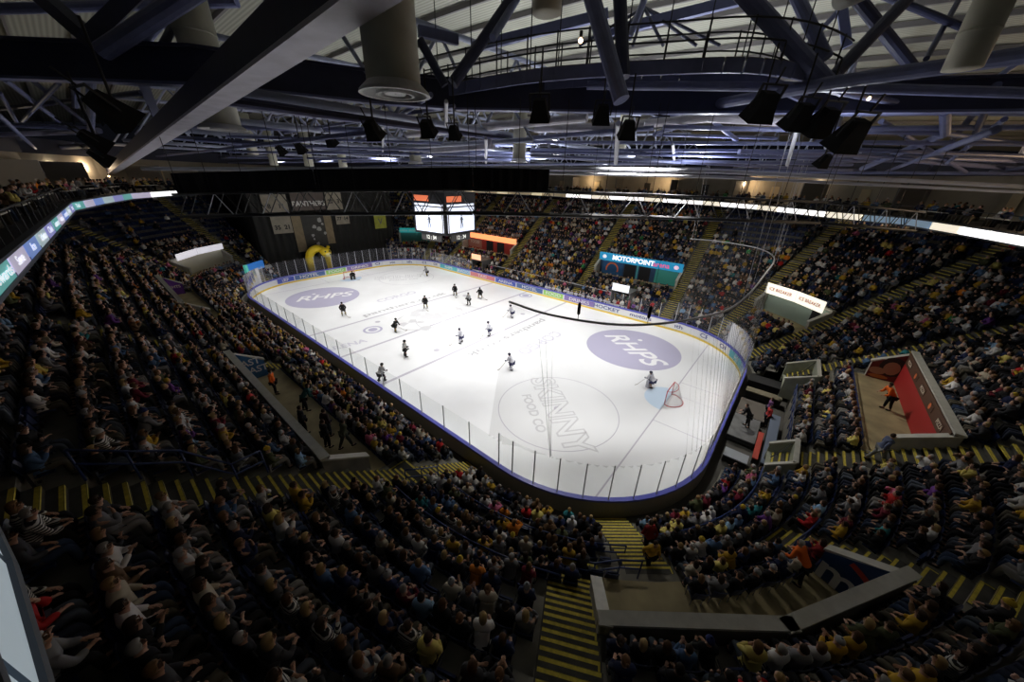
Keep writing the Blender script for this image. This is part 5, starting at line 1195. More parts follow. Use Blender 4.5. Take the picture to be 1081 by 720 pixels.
for s_, w_ in ((-1, 'near'), (1, 'far')):
    e = MB(); e.tube([(-27, s_*7.5, 19.86), (27, s_*7.5, 19.86)], .06, 8); tag(e.build('lighting_bar', DARK, smooth=True), 'long dark lighting bar carrying the %s row of rink floodlights' % w_, 'lighting bar')
WL = ['small warm lamp behind the round outlet duct', 'small warm lamp on the catwalk railing', 'tiny warm lamp above the long light tube', 'warm wall lamp in the far left box', 'warm lamp in the box right of the white partition', 'brightest warm lamp in the right hand box', 'warm lamp in the far boxes towards the corner', 'warm lamp in the far boxes near mid rink']
for (c), lab in zip(WARM, WL):
    root = empty('wall_lamp', lab, 'lamp', c)
    e = MB(); e.ball((0, 0, 0), .065, 10, 6); e.build('bulb', mat('warm_bulb', (1, .62, .32), .5, emit=14), root)
    e = MB(); e.tube([(0, 0, .08), (0, 0, .22)], .05, 8); e.build('lamp_holder', DARK, root)
# ---------------------------------------------------------------- black truss with drape
TB = [Vector(q) for q in TRUSSB]
tr_ = empty('black_truss', 'long black lighting truss with black drape hung across the arena', 'lighting truss', TB[0])
H_ = 1.0; W_ = .55
rl_ = lambda q: Vector(q)-tr_.location
for s in (-1, 1):
    for dz, nm in ((0, 'bottom_chord'), (H_, 'top_chord')):
        e = MB()
        for a, b in zip(TB, TB[1:]):
            d = (b-a).normalized(); n = Vector((-d.y, d.x, 0))*W_/2*s
            e.tube([rl_(a+n+Vector((0, 0, dz))), rl_(b+n+Vector((0, 0, dz)))], .05 if dz else .07, 8)
        e.build(nm, DARK, tr_, True)
for a, b in zip(TB, TB[1:]):
    L = (b-a).length; n_ = max(2, round(L/1.35)); d = (b-a).normalized()
    for i in range(n_):
        for s in (-1, 1):
            n = Vector((-d.y, d.x, 0))*W_/2*s
            p0 = a.lerp(b, i/n_)+n; p1 = a.lerp(b, (i+.5)/n_)+n+Vector((0, 0, H_)); p2 = a.lerp(b, (i+1)/n_)+n
            e = MB(); e.tube([rl_(p0), rl_(p1), rl_(p2)], .026, 6); e.build('web_brace', GALV if s == -1 and i % 2 else DARK, tr_, True)
e = MB()
for a, b in zip(TB[:3], TB[1:4]):
    b2 = b if b is not TB[3] else TB[2].lerp(TB[3], .42)
    n_ = 26
    for i in range(n_):
        p0 = a.lerp(b2, i/n_); p1 = a.lerp(b2, (i+1)/n_); d = (b2-a).normalized(); n = Vector((-d.y, d.x, 0))
        o0 = n*.07*math.sin(i*1.9); o1 = n*.07*math.sin((i+1)*1.9)
        e.quad(rl_(p0+o0+Vector((0, 0, H_-.02))), rl_(p1+o1+Vector((0, 0, H_-.02))), rl_(p1+o1+Vector((0, 0, H_+.92))), rl_(p0+o0+Vector((0, 0, H_+.92))))
e.build('drape', BLACK, tr_)
for q in (0.02, .25, .5, .75, .98):
    for a, b in zip(TB, TB[1:]):
        c = a.lerp(b, q); e = MB(); e.tube([rl_(c+Vector((0, 0, H_))), rl_(c+Vector((0, 0, 4.6)))], .015, 5); e.build('hanging_cable', DARK, tr_)
# ---------------------------------------------------------------- box balcony, LED ribbon
RIB = [(33, -30.5), (30.5, -26.35), (28.1, -26.8), (26.7, -27.0), (22, -27.9), (16.9, -27.6), (-9.6, -25.9), (-16.3, -24.1), (-23, -21.8), (-28, -18.3), (-35.5, -9.4), (-40, 3), (-40.5, 15), (-34, 22), (-26, 26.5), (-12, 31.0), (0.5, 31.5), (9, 33.3), (18, 32), (25, 28.5), (31.5, 22.2), (36.8, 18.8), (38.7, 13), (40.2, 7.5), (41.2, -2), (41, -12), (39, -20)]
ZB = 13.05; RH = .5
cen = Vector((-1, 2, 0))
def outw(i):
    a = Vector((*RIB[max(i-1, 0)], 0)); b = Vector((*RIB[min(i+1, len(RIB)-1)], 0)); d = (b-a).normalized(); n = Vector((-d.y, d.x, 0))
    p_ = Vector((*RIB[i], 0))
    return n if n.dot(p_-cen) > 0 else -n
OUT = [outw(i) for i in range(len(RIB))]
rb = empty('led_ribbon', 'long glowing LED ribbon along the balcony front round the whole arena', 'LED display', (*RIB[3], ZB))
rq = lambda q: Vector(q)-rb.location
segs = []
tot = 0
for i in range(len(RIB)-1):
    a = Vector((*RIB[i], 0)); b = Vector((*RIB[i+1], 0)); L = (b-a).length
    n_ = max(1, round(L/2.6))
    for k in range(n_): segs.append((i, a.lerp(b, (k+.03)/n_), a.lerp(b, (k+.97)/n_), tot+k)); 
    tot += n_
inks = ['Arena', 'Rewards', 'Save', 'Ice', 'Tickets', 'Club', 'Season']
for i, a, b, k in segs:
    n = -(OUT[i]+OUT[i+1]).normalized(); x, y = a.x, a.y
    if x > 20 and y < -20: c, e_ = (.42, .50, .55), .45
    elif y < -20: c, e_ = [((.22, .34, .72), .42), ((.50, .62, .66), .42), ((.35, .36, .72), .38), ((.16, .50, .48), .40), ((.62, .58, .75), .45)][k % 5]
    elif y > 20 and x < -5: c, e_ = (1, .85, .55), (.5 if k % 3 == 0 else .03)
    elif x < -20: c, e_ = (1, 1, .98), (1.0 if k % 3 else .1)
    elif x > 33 and y > 16.5: c, e_ = (.5, .7, .9), .12
    else: c, e_ = [((1, .99, .97), 1.5), ((1, .97, .92), 1.3), ((1, .9, .72), .8)][k % 3]
    e = MB(); z0, z1 = ZB, ZB+RH
    e.quad(rq(a+Vector((0, 0, z0))), rq(b+Vector((0, 0, z0))), rq(b+Vector((0, 0, z1))), rq(a+Vector((0, 0, z1))))
    q = a-n*.1; q2 = b-n*.1
    e.quad(rq(q+Vector((0, 0, z0))), rq(q2+Vector((0, 0, z0))), rq(q2+Vector((0, 0, z1))), rq(q+Vector((0, 0, z1))))
    o = e.build('led_panel', mat('led_%02d_%02d_%02d_%d' % (c[0]*99, c[1]*99, c[2]*99, e_*10), c, .5, emit=e_), rb)
    if y < -20 and 0 < x < 20 or (y < -25 and -10 < x < 20):
        zc = Vector((0, 0, 1)); xd = zc.cross(n).normalized(); me = text_mesh(inks[k % 7], .36, mat('led_ink', (.9, .92, 1), .5, emit=.8), 0, .002, .005)
        t = bpy.data.objects.new('led_lettering', me); COL.objects.link(t); t.parent = o
        mw = Matrix((xd*1.7, zc, n)).transposed().to_4x4(); mw.translation = rq((a+b)/2+Vector((0, 0, ZB+RH/2))+n*.012); t.matrix_local = mw
fr_ = MB()
for i in range(len(RIB)-1):
    a = Vector((*RIB[i], 0)); b = Vector((*RIB[i+1], 0))
    for z, h in ((ZB-.05, .1), (ZB+RH+.04, .08)): fr_.bar(rq(a+Vector((0, 0, z))+OUT[i]*.08), rq(b+Vector((0, 0, z))+OUT[i+1]*.08), .22, h)
fr_.build('ribbon_frame', mat('ribbon_frame', (.05, .06, .08), .5), rb)
# slab, parapet, box walls
sb = MB(); bwall = MB(); par = MB()
DP = 6.5
for i in range(len(RIB)-1):
    if i == 0: continue
    a = Vector((*RIB[i], 0)); b = Vector((*RIB[i+1], 0)); oa, ob_ = OUT[i], OUT[i+1]
    V_ = lambda p, o, k, z: p+o*k+Vector((0, 0, z))
    for z in (ZB+.02, ZB+.5):
        sb.quad(V_(a, oa, .12, z), V_(b, ob_, .12, z), V_(b, ob_, DP, z), V_(a, oa, DP, z))
    sb.quad(V_(a, oa, .12, ZB), V_(b, ob_, .12, ZB), V_(b, ob_, .12, ZB+.55), V_(a, oa, .12, ZB+.55))
    bwall.quad(V_(a, oa, DP, ZB+.5), V_(b, ob_, DP, ZB+.5), V_(b, ob_, DP, 17.0), V_(a, oa, DP, 17.0))
    par.quad(V_(a, oa, DP-.3, 16.9), V_(b, ob_, DP-.3, 16.9), V_(b, ob_, DP-.3, 18.2), V_(a, oa, DP-.3, 18.2))
tag(sb.build('floor_balcony', mat('balcony_floor', (.05, .05, .055), .8)), kind='structure')
tag(bwall.build('wall_boxes', mat('box_wall_cream', (.45, .40, .31), .8, noise=.15, scale=.5)), kind='structure')
tag(par.build('trim_1', mat('box_fascia', (.06, .065, .10), .8)), kind='structure')
# partitions, doors, furniture silhouettes and people in the boxes
pt = MB(); k = 0
drs = []
for i, a, b, kk in segs:
    if i < 4: continue
    x, y = a.x, a.y
    o = OUT[i]
    if kk % 3 == 0:
        p_ = a+o*(DP-.1); q_ = a+o*2.6
        pt.bar(p_+Vector((0, 0, ZB+1.85)), q_+Vector((0, 0, ZB+1.85)), .12, 2.7)
    if kk % 3 == 1:
        d = (b-a).normalized(); c = (a+b)/2+o*(DP-.06); lit = kk % 4 != 2
        e = MB(); e.box((-.5, -.03, 0), (.5, .03, 2.1), Matrix.Translation(c+Vector((0, 0, ZB+.5))) @ Matrix.Rotation(math.atan2(d.y, d.x), 4, 'Z'))
        drs.append(e)
tag(pt.build('wall_partitions', mat('partition_grey', (.20, .19, .18), .8)), kind='structure')
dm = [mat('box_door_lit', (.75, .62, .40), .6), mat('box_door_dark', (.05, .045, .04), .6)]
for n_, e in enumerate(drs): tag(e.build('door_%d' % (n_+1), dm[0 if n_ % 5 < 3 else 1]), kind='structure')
for x, y, pw, c in ((-31, -23.5, 130, (1, .75, .5)), (-14, -29, 60, (1, .85, .65)), (-28, -26, 60, (1, .85, .65)), (41.5, 24, 800, (1, .72, .45)), (45.0, 12, 800, (1, .68, .40)), (37, 27, 420, (1, .85, .65)), (46.5, 6, 500, (1, .72, .45)), (22, 35.5, 160, (1, .7, .4)), (10, 38, 160, (1, .7, .4)), (-3, 36.5, 120, (1, .7, .4)), (30, 32.5, 160, (1, .8, .6)), (46, 2, 150, (1, .7, .45))):
    l = bpy.data.lights.new('box_lamp', 'POINT'); l.energy = pw; l.color = c; l.shadow_soft_size = .15
    o = bpy.data.objects.new('box_lamp', l); o.location = (x, y, 15.9); COL.objects.link(o)
# people and bar stools at the balcony front
bi = []; n_b = 0
brr = random.Random(5)
desk = MB()
for i, a, b, kk in segs:
    if i < 4: continue
    o = OUT[i]; d = (b-a).normalized()
    for row, off in enumerate((1.3, 2.5)):
        for t in (.15, .42, .7, .93):
            if brr.random() > (.72 if row == 0 else .45): continue
            c = a.lerp(b, t)+o*(off+brr.uniform(-.1, .1))
            pq = to_px(c+Vector((0, 0, 14.5)))
            if pq is None or not (-60 < pq[0] < 1141 and -30 < pq[1] < 760): continue
            if (c-Vector((CAM.x, CAM.y, 0))).length < 6: continue
            q = brr.choice(LOP); tcx = brr.choices(TOPC, TW)[0][1]
            bi.append((q[0], (brr.choice(SKINC), tcx, brr.choice(LEGC), brr.choice(HAIRC['short'])), math.atan2(-o.y, -o.x)-PI/2, (c.x, c.y, ZB+.5+.1*row), 1.0))
    if kk % 2: desk.bar(a+o*.75+Vector((0, 0, ZB+1.15)), b+o*.75+Vector((0, 0, ZB+1.15)), .35, .05); desk.bar(a+o*.75+Vector((0, 0, ZB+.8)), a+o*.75+Vector((0, 0, ZB+.81)), .05, .7)
mass('crowd_balcony', bi, CROWDM, 'people sitting in the hospitality boxes behind the LED ribbon', 'crowd', 'stuff')
tag(desk.build('trim_2', mat('pale_ledge', (.5, .48, .42), .6)), kind='structure')
rlb = MB()
for i in range(1, len(RIB)-1):
    a = Vector((*RIB[i], 0)); b = Vector((*RIB[i+1], 0)); q = [a+OUT[i]*.2, b+OUT[i+1]*.2]
    if i < 4: continue
    rlb.tube([q[0]+Vector((0, 0, ZB+1.45)), q[1]+Vector((0, 0, ZB+1.45))], .03, 6)
    n_ = max(1, round((b-a).length/1.5))
    for k in range(n_): c = q[0].lerp(q[1], k/n_); rlb.tube([c+Vector((0, 0, ZB+.5)), c+Vector((0, 0, ZB+1.45))], .02, 5, False)
tag(rlb.build('trim_3', DARK), kind='structure')
# ---------------------------------------------------------------- goals
def goal(x, s, lab):
    root = empty('ice_hockey_goal', lab, 'goal', (x, 0, 0), 0)
    redp = mat('goal_red', (.55, .02, .03), .4)
    for y, nm in ((-.915, 'post'), (.915, 'post')):
        e = MB(); e.tube([(0, y, 0), (0, y, 1.22)], .035, 10); e.build(nm, redp, root, True)
    e = MB(); e.tube([(0, -.915, 1.22), (0, .915, 1.22)], .035, 10); e.build('crossbar', redp, root, True)
    base = [(0, -.915, .03)]+[(s*1.12*math.sin(PI*k/12), -1.05*math.cos(PI*k/12), .03) for k in range(1, 12)]+[(0, .915, .03)]
    e = MB(); e.tube(base, .035, 8); e.build('base_frame', redp, root, True)
    tb = [(0, -.915, 1.22)]+[(s*.55*math.sin(PI*k/10), -.88*math.cos(PI*k/10), 1.2) for k in range(1, 10)]+[(0, .915, 1.22)]
    e = MB(); e.tube(tb, .022, 8); e.build('top_frame', redp, root, True)
    e = MB(); e.tube([(0, 0, 1.22), (s*.55, 0, 1.2), (s*1.1, 0, .05)], .02, 6); e.build('centre_stay', WHITE, root, True)
    e = MB(); N = 24; Mr = 8
    def q(i, j):
        t = PI*i/N; u_ = j/Mr
        b0 = Vector((s*1.12*math.sin(t), -1.0*math.cos(t), .03)); b1 = Vector((s*.55*math.sin(t), -.9*math.cos(t), 1.2))
        return b0.lerp(b1, u_)
    for i in range(N+1): e.tube([q(i, 0), q(i, Mr)], .007, 3, False)
    for j in range(1, Mr): e.tube([q(i, j) for i in range(N+1)], .007, 3, False)
    for k in range(1, 9): e.tube([(s*.06*k, -.86*math.cos(math.asin(min(1, k/9))), 1.2), (s*.06*k, .86*math.cos(math.asin(min(1, k/9))), 1.2)], .007, 3, False)
    e.build('net', mat('goal_net_white', (.8, .8, .8), .7), root)
goal(26, 1, 'red framed goal with white net in the near right end of the ice')
goal(-26, -1, 'red framed goal at the far curtained end of the ice')
# ---------------------------------------------------------------- skaters
def skater_meshes(kind):
    kw = {'glide': dict(lean=.28, crouch=.14, stride=.16, hands=((-.18, .52, .88), (.22, .46, .92)), elbows=((-.32, .25, 1.02), (.33, .2, 1.05))),
          'upright': dict(lean=.06, crouch=.02, stride=.05, hands=((-.25, .32, .92), (.25, .32, .92)), elbows=((-.36, .08, 1.08), (.36, .08, 1.08))),
          'skate': dict(lean=.35, crouch=.12, stride=-.28, hands=((-.3, .5, .95), (.3, .5, .88)), elbows=((-.38, .25, 1.02), (.38, .25, 1.02))),
          'wide': dict(lean=.18, crouch=.10, stride=.02, hands=((-.42, .3, .98), (.42, .3, .98)), elbows=((-.36, .1, 1.05), (.36, .1, 1.05)))}[kind]
    J, B = make_pose(stand=True, bulk=1.15, **kw)
    for s, c in ((-1, 'a'), (1, 'b')):
        w = .2 if kind in ('wide',) else .12
        for n in ('knee_', 'calf_', 'ankle_', 'toe_'): J[n+c] = ((J[n+c][0][0]+s*w*.7, J[n+c][0][1], J[n+c][0][2]+(.0 if n == 'knee_' else .02)), *J[n+c][1:])
    JF, BF = with_fingers(J, B)
    out = {'body': skin_mesh('skater_body', JF, BF, 'pelvis', 1)}
    tj, tb = subset(J, B, TOPJ, .045); out['jersey'] = skin_mesh('jersey', tj, tb, 'waist', 1)
    pj, pb = subset(J, B, ['pelvis', 'hip_a', 'hip_b', 'knee_a', 'knee_b'], .055); out['hockey_pants'] = skin_mesh('hockey_pants', pj, pb, 'pelvis', 1)
    sj, sb_ = subset(J, B, ['knee_a', 'calf_a', 'ankle_a'], .035); s2, sb2 = subset(J, B, ['knee_b', 'calf_b', 'ankle_b'], .035)
    out['sock_a'] = skin_mesh('sock', sj, sb_, 'knee_a', 1); out['sock_b'] = skin_mesh('sock', s2, sb2, 'knee_b', 1)
    h = MB(); c = Vector(J['skull'][0]); h.ball(c+Vector((0, -.01, .02)), .135, 12, 8, (.92, 1.08, 1)); out['helmet'] = h.mesh('helmet', FAB, True)
    for k in 'ab':
        g_ = MB(); g_.ball(Vector(J['palm_'+k][0]), .085, 8, 6, (1, 1.25, .8)); out['glove_'+k] = g_.mesh('glove', FAB, True)
        s_ = MB(); a = Vector(J['ankle_'+k][0]); t = Vector(J['toe_'+k][0])
        s_.tube([a+Vector((0, -.05, .08)), a, t+Vector((0, 0, .02)), t+Vector((0, .06, .01))], [.06, .06, .05, .035], 8); s_.box((a.x-.006, a.y-.08, 0), (a.x+.006, t.y+.06, .05)); out['skate_'+k] = s_.mesh('skate', FAB, True)
    st = MB(); hb = Vector(J['palm_b'][0]); ha = Vector(J['palm_a'][0]); tip = Vector((-.55, .95, .04)) if kind != 'wide' else Vector((-1.0, .7, .1))
    st.bar(hb+(hb-tip).normalized()*.15, tip, .03, .022); st.bar(tip, tip+Vector((-.26, .06, 0)), .02, .07); out['stick'] = st.mesh('stick', FAB)
    for m_ in out.values():
        if not m_.materials: m_.materials.append(FAB)
    return out
SK = {k: skater_meshes(k) for k in ('glide', 'upright', 'skate', 'wide')}
DARKT = dict(jersey=(.02, .02, .02), hockey_pants=(.03, .03, .03), sock=(.25, .2, .05), helmet=(.02, .02, .02), glove=(.02, .02, .02), stripe=(.6, .45, .05))
LITET = dict(jersey=(.62, .62, .68), hockey_pants=(.05, .05, .12), sock=(.55, .55, .62), helmet=(.05, .05, .08), glove=(.04, .04, .08), stripe=(.1, .1, .3))
def skater(kind, x, y, ang, team, lab, stick=True, sc=1.0, striped=False):
    K = SK[kind]
    o = inst('person', K['body'], None, (x, y, .012), R(ang)-PI/2, (.5, .3, .22)); o.scale = (sc,)*3; tag(o, lab, 'person')
    j = inst('jersey', K['jersey'], o, color=team['jersey'])
    if striped:
        m2 = K['jersey'].copy(); m2.materials.clear(); m2.materials.append(REFM); j.data = m2
    inst('hockey_pants', K['hockey_pants'], o, color=team['hockey_pants'])
    for s in 'ab': inst('sock', K['sock_'+s], o, color=team['sock']); inst('glove', K['glove_'+s], o, color=team['glove']); inst('skate', K['skate_'+s], o, color=(.03, .03, .03))
    inst('helmet', K['helmet'], o, color=team['helmet'])
    if stick: inst('stick', K['stick'], o, color=(.35, .3, .25))
REFM = bpy.data.materials.new('referee_stripes'); REFM.use_nodes = True
nt = REFM.node_tree; b_ = nt.nodes['Principled BSDF']; tc_ = nt.nodes.new('ShaderNodeTexCoord'); wv = nt.nodes.new('ShaderNodeTexWave'); wv.inputs['Scale'].default_value = 4; wv.bands_direction = 'X'
cr = nt.nodes.new('ShaderNodeValToRGB'); cr.color_ramp.interpolation = 'CONSTANT'; cr.color_ramp.elements[0].color = (.015, .015, .015, 1); cr.color_ramp.elements[1].position = .5; cr.color_ramp.elements[1].color = (.7, .7, .7, 1)
nt.links.new(tc_.outputs['Object'], wv.inputs['Vector']); nt.links.new(wv.outputs['Fac'], cr.inputs['Fac']); nt.links.new(cr.outputs['Color'], b_.inputs['Base Color'])
REFT = dict(jersey=(.5, .5, .5), hockey_pants=(.015, .015, .018), sock=(.015, .015, .018), helmet=(.02, .02, .02), glove=(.02, .02, .02))
skater('upright', -10.3, -8.7, -30, DARKT, 'dark-shirted skater standing beside the far RHPS disc')
skater('upright', -5.2, -.2, -60, DARKT, 'dark-shirted skater facing us on the faint centre crest')
skater('upright', -6.5, 6.1, -70, DARKT, 'dark-shirted skater left of the referee beyond the centre crest')
skater('wide', -2.9, 7.7, -60, DARKT, 'dark-shirted skater right of the far referee, stick held low')
skater('glide', -1.5, -7.2, 20, DARKT, 'dark green skater near the small round badge on the ice')
skater('glide', -18.4, 10.1, 200, dict(DARKT, jersey=(.35, .35, .36)), 'grey-shirted skater leaning over at the far end boards')
skater('upright', -2.0, 4.6, -90, REFT, 'linesman in stripes standing past the centre crest', False, striped=True)
skater('upright', 4.4, -9.9, 60, REFT, 'referee in stripes standing near the near side of centre ice', False, striped=True)
skater('glide', 6.7, -13.8, 100, REFT, 'linesman in stripes leaning by the near side glass at the blue line', False, striped=True)
skater('wide', 6.1, -4.2, 200, LITET, 'white-shirted skater with legs apart by the near blue line')
skater('wide', 7.0, -.8, 210, LITET, 'white-shirted skater gliding with stick out across the near blue line')
skater('glide', 5.3, 5.1, 190, LITET, 'white-shirted skater under the end of the netting pipe')
skater('glide', 13.6, -4.9, 190, LITET, 'white-shirted skater alone above the SKINNY lettering')
# goalkeepers crouch with wide pads
def keeper(x, y, ang, team, lab):
    K = SK['glide']; o = inst('person', K['body'], None, (x, y, -.02), R(ang)-PI/2, (.5, .3, .22)); o.scale = (1.02, 1.02, .88); tag(o, lab, 'person')
    for n in ('jersey', 'hockey_pants'): c = inst(n, K[n], o, color=team[n]); c.scale = (1.15, 1.1, 1.0)
    for s, sx in (('a', -1), ('b', 1)):
        inst('skate', K['skate_'+s], o, color=(.03, .03, .03)); g_ = inst('glove', K['glove_'+s], o, color=team['glove'])
        e = MB(); J = sx*.24; e.box((J-.14, .10, .04), (J+.14, .30, .80)); m_ = e.mesh('leg_pad', FAB); inst('leg_pad', m_, o, color=team['pad'])
    inst('helmet', K['helmet'], o, color=team['helmet']); inst('stick', K['stick'], o, color=(.4, .38, .35))
keeper(24.3, .9, 170, dict(LITET, pad=(.6, .6, .65)), 'white-shirted goalkeeper crouching in front of the near right goal')
keeper(-25.2, .1, -15, dict(DARKT, pad=(.06, .06, .05)), 'dark-shirted goalkeeper standing in the far goal mouth')
# ---------------------------------------------------------------- netting over the end boards
TUB = [(20.4, -13.5), (22.8, -13.6), (25.3, -12.8), (26.9, -11.3), (28.1, -9.1), (28.8, -7.2), (29.1, -4.8), (29.25, -1.8), (29.3, 2.7), (29.3, 9.3), (28.6, 13.0), (27.3, 15.3), (25.4, 16.5), (23.2, 16.9), (21.0, 16.4)]
tp = smooth_path([Vector((x, y, 10.3)) for x, y in TUB], 4)
nr_ = empty('safety_netting', 'grey safety netting hanging from a curved pipe round the near right end', 'netting', tuple(tp[0]))
nl_ = lambda q: Vector(q)-nr_.location
e = MB(); e.tube([nl_(q) for q in tp], .055, 10); e.build('curved_pipe', mat('net_pipe', (.38, .38, .40), .4), nr_, True)
NM = bpy.data.materials.new('netting_mesh'); NM.use_nodes = True
nt = NM.node_tree; nt.nodes.clear(); o_ = nt.nodes.new('ShaderNodeOutputMaterial'); mx = nt.nodes.new('ShaderNodeMixShader'); tr = nt.nodes.new('ShaderNodeBsdfTransparent'); df = nt.nodes.new('ShaderNodeBsdfDiffuse')
df.inputs['Color'].default_value = (.13, .13, .13, 1)
mx.inputs['Fac'].default_value = .15
nt.links.new(tr.outputs[0], mx.inputs[1]); nt.links.new(df.outputs[0], mx.inputs[2]); nt.links.new(mx.outputs[0], o_.inputs['Surface'])
def glass_foot(q):
    """point on top of the glass below q"""
    best = None
    u_ = u_near(15)
    while u_ < u_far(15):
        X = P(u_, .06, 3.4 if P(u_, 0).x > 24 else 2.95); d = (X-q).length
        if best is None or d < best[0]: best = (d, X)
        u_ += .5
    return best[1]
e = MB(); ft = [glass_foot(q) for q in tp]
tops, feet = [], []          # the net hangs in shallow pleats
for i_ in range(len(tp)-1):
    a, b, fa, fb_ = tp[i_], tp[i_+1], ft[i_], ft[i_+1]
    dn = (b-a).normalized(); dn = Vector((-dn.y, dn.x, 0))
    for q in range(3):
        s_ = .09*(1 if (i_*3+q) % 2 else -1); tops.append(a.lerp(b, q/3)+dn*s_*.3); feet.append(fa.lerp(fb_, q/3)+dn*s_)
for a, b, fa, fb_ in zip(tops, tops[1:], feet, feet[1:]):
    e.quad(nl_(a), nl_(b), nl_(fb_), nl_(fa))
e.build('net_sheet', NM, nr_)
for x, y, lab in ((24.2, -13.4, 'counterweight_bag'), (26.6, -11.7, 'counterweight_bag')):
    e = MB(); c = Vector((x, y, 10.35)); e.tube([nl_(c), nl_(c+Vector((0, 0, .35)))], .012, 6); e.tube([nl_(c+Vector((0, 0, .25))), nl_(c+Vector((0, 0, .30))), nl_(c+Vector((0, 0, .72))), nl_(c+Vector((0, 0, .8)))], [.03, .07, .07, .02], 8)
    e.tube([nl_(c+Vector((0, 0, .8))), nl_(c+Vector((0, 0, 7)))], .006, 4)
    e.build(lab, BLACK, nr_, True)
for x, y in ((21.2, 16.4), (25.8, 16.3), (28.9, 12.3), (29.3, 8.0), (29.1, -4.5)):
    e = MB(); e.tube([nl_((x, y, 10.3)), nl_((x-.3, y, 18.2))], .014, 5); e.tube([nl_((x+.25, y, 10.3)), nl_((x, y, 18.2))], .010, 5); e.build('hanging_wire', GALV, nr_)
# ---------------------------------------------------------------- scoreboard cube
sbx = empty('scoreboard', 'hanging video scoreboard showing skaters on white screens above centre ice', 'scoreboard', (-.4, 0, 10.5), R(5.5))
frm = mat('scoreboard_frame', (.03, .03, .035), .5)
scr = mat('screen_white', (.78, .84, 1.0), .5, emit=.95)
SH = 2.45; HWD = 2.35
e = MB(); e.box((-HWD, -HWD, -.25), (HWD, HWD, 3.9)); e.build('cabinet', frm, sbx)
for k in range(4):
    Mx = Matrix.Rotation(PI/2*k, 4, 'Z')
    def fp(x, z, o=.0): return Mx @ Vector((x, -HWD-.03-o, z))
    e = MB(); e.quad(fp(-2.08, 0), fp(2.08, 0), fp(2.08, SH), fp(-2.08, SH)); s_ = e.build('video_screen', scr, sbx)
    e = MB(); d_ = mat('screen_skater', (.10, .11, .14), .5, emit=.25)
    for pts in (((-.1, 1.55), (.12, 1.5), (.16, .9), (-.14, .95)), ((-.12, .95), (.02, .95), (-.1, .35), (-.2, .35)), ((.02, .95), (.16, .92), (.26, .38), (.16, .35)), ((-.08, 1.58), (.08, 1.58), (.06, 1.8), (-.08, 1.78)), ((.12, 1.45), (.36, 1.15), (.3, 1.1), (.1, 1.3)), ((-.1, 1.45), (-.3, 1.2), (-.24, 1.15), (-.08, 1.3))):
        e.poly([fp(x, z, .01) for x, z in pts])
    e.build('screen_picture', d_, s_)
    for j, (z0, z1, c, em) in enumerate(((-.95, -.25, None, 0), (SH+.12, SH+.32, (.8, .85, 1), .9), (SH+.55, SH+1.1, (.75, .18, .08), .7))):
        if c is None: continue
        e = MB(); e.quad(fp(-2.08, z0), fp(2.08 if j != 2 else .1, z0), fp(2.08 if j != 2 else .1, z1), fp(-2.08, z1)); e.build('sign_strip', mat('score_strip_%d' % j, c, .5, emit=em), sbx)
    e = MB(); e.quad(Mx @ Vector((HWD-.26, -HWD-.05, 0)), Mx @ Vector((HWD+.02, -HWD-.05, 0)), Mx @ Vector((HWD+.02, -HWD-.05, SH)), Mx @ Vector((HWD-.26, -HWD-.05, SH))); e.build('corner_trim', frm, sbx)
    e = MB(); e.box((-1.5, -HWD+.1, -.95), (1.5, -HWD+.25, -.25), Mx); e.build('lower_display', mat('lower_display', (.10, .10, .10), .5), sbx)
    me = text_mesh('12 : 34', .55, mat('score_digits', (.9, .9, .85), .5, emit=.8), 0, .002, .01); t = inst('score_digits', me, sbx)
    t.matrix_local = Mx @ Matrix(((1, 0, 0, 0), (0, 0, -1, -HWD+.09), (0, 1, 0, -.6), (0, 0, 0, 1)))
# emblem pillar on the corner turned to us
e = MB()
for z0, z1, c in ((.1, 2.5, 0),):
    for s in (-1, 1): pass
    e.quad((HWD-.42, -HWD-.10, 0), (HWD+.10, -HWD+.42, 0), (HWD+.10, -HWD+.42, SH), (HWD-.42, -HWD-.10, SH))
e.build('corner_panel', mat('pillar_brown', (.16, .11, .07), .5, emit=.5), sbx)
for x, y in ((-1.5, -1.5), (1.5, -1.5), (1.5, 1.5), (-1.5, 1.5)):
    e = MB(); e.tube([(x, y, 3.9), (x, y, 8.4)], .03, 6); e.build('hanging_cable', DARK, sbx)
# ---------------------------------------------------------------- black curtain end with banners and inflatable
CXX = -34.2
cur = MB()
n_ = 160
for i in range(n_):
    y0 = -9.2+23.6*i/n_; y1 = -9.2+23.6*(i+1)/n_
    cur.quad((CXX+.12*math.sin(i*.9), y0, 0), (CXX+.12*math.sin((i+1)*.9), y1, 0), (CXX+.12*math.sin((i+1)*.9), y1, 14.2), (CXX+.12*math.sin(i*.9), y0, 14.2))
for i in range(60):
    x0 = CXX-.25*i; cur.quad((x0, -9.2+.1*math.sin(i*.9), 0), (x0-.25, -9.2+.1*math.sin(i*.9+.9), 0), (x0-.25, -9.2+.1*math.sin(i*.9+.9), 14.2-.0*i), (x0, -9.2+.1*math.sin(i*.9), 14.2))
    cur.quad((x0, 14.4+.1*math.sin(i*.9), 0), (x0-.25, 14.4+.1*math.sin(i*.9+.9), 0), (x0-.25, 14.4+.1*math.sin(i*.9+.9), 7), (x0, 14.4+.1*math.sin(i*.9), 7))
tag(cur.build('stage_curtain', mat('black_drape', (.022, .022, .02), .95)), 'tall black pleated curtain closing off the far end of the rink', 'curtain')
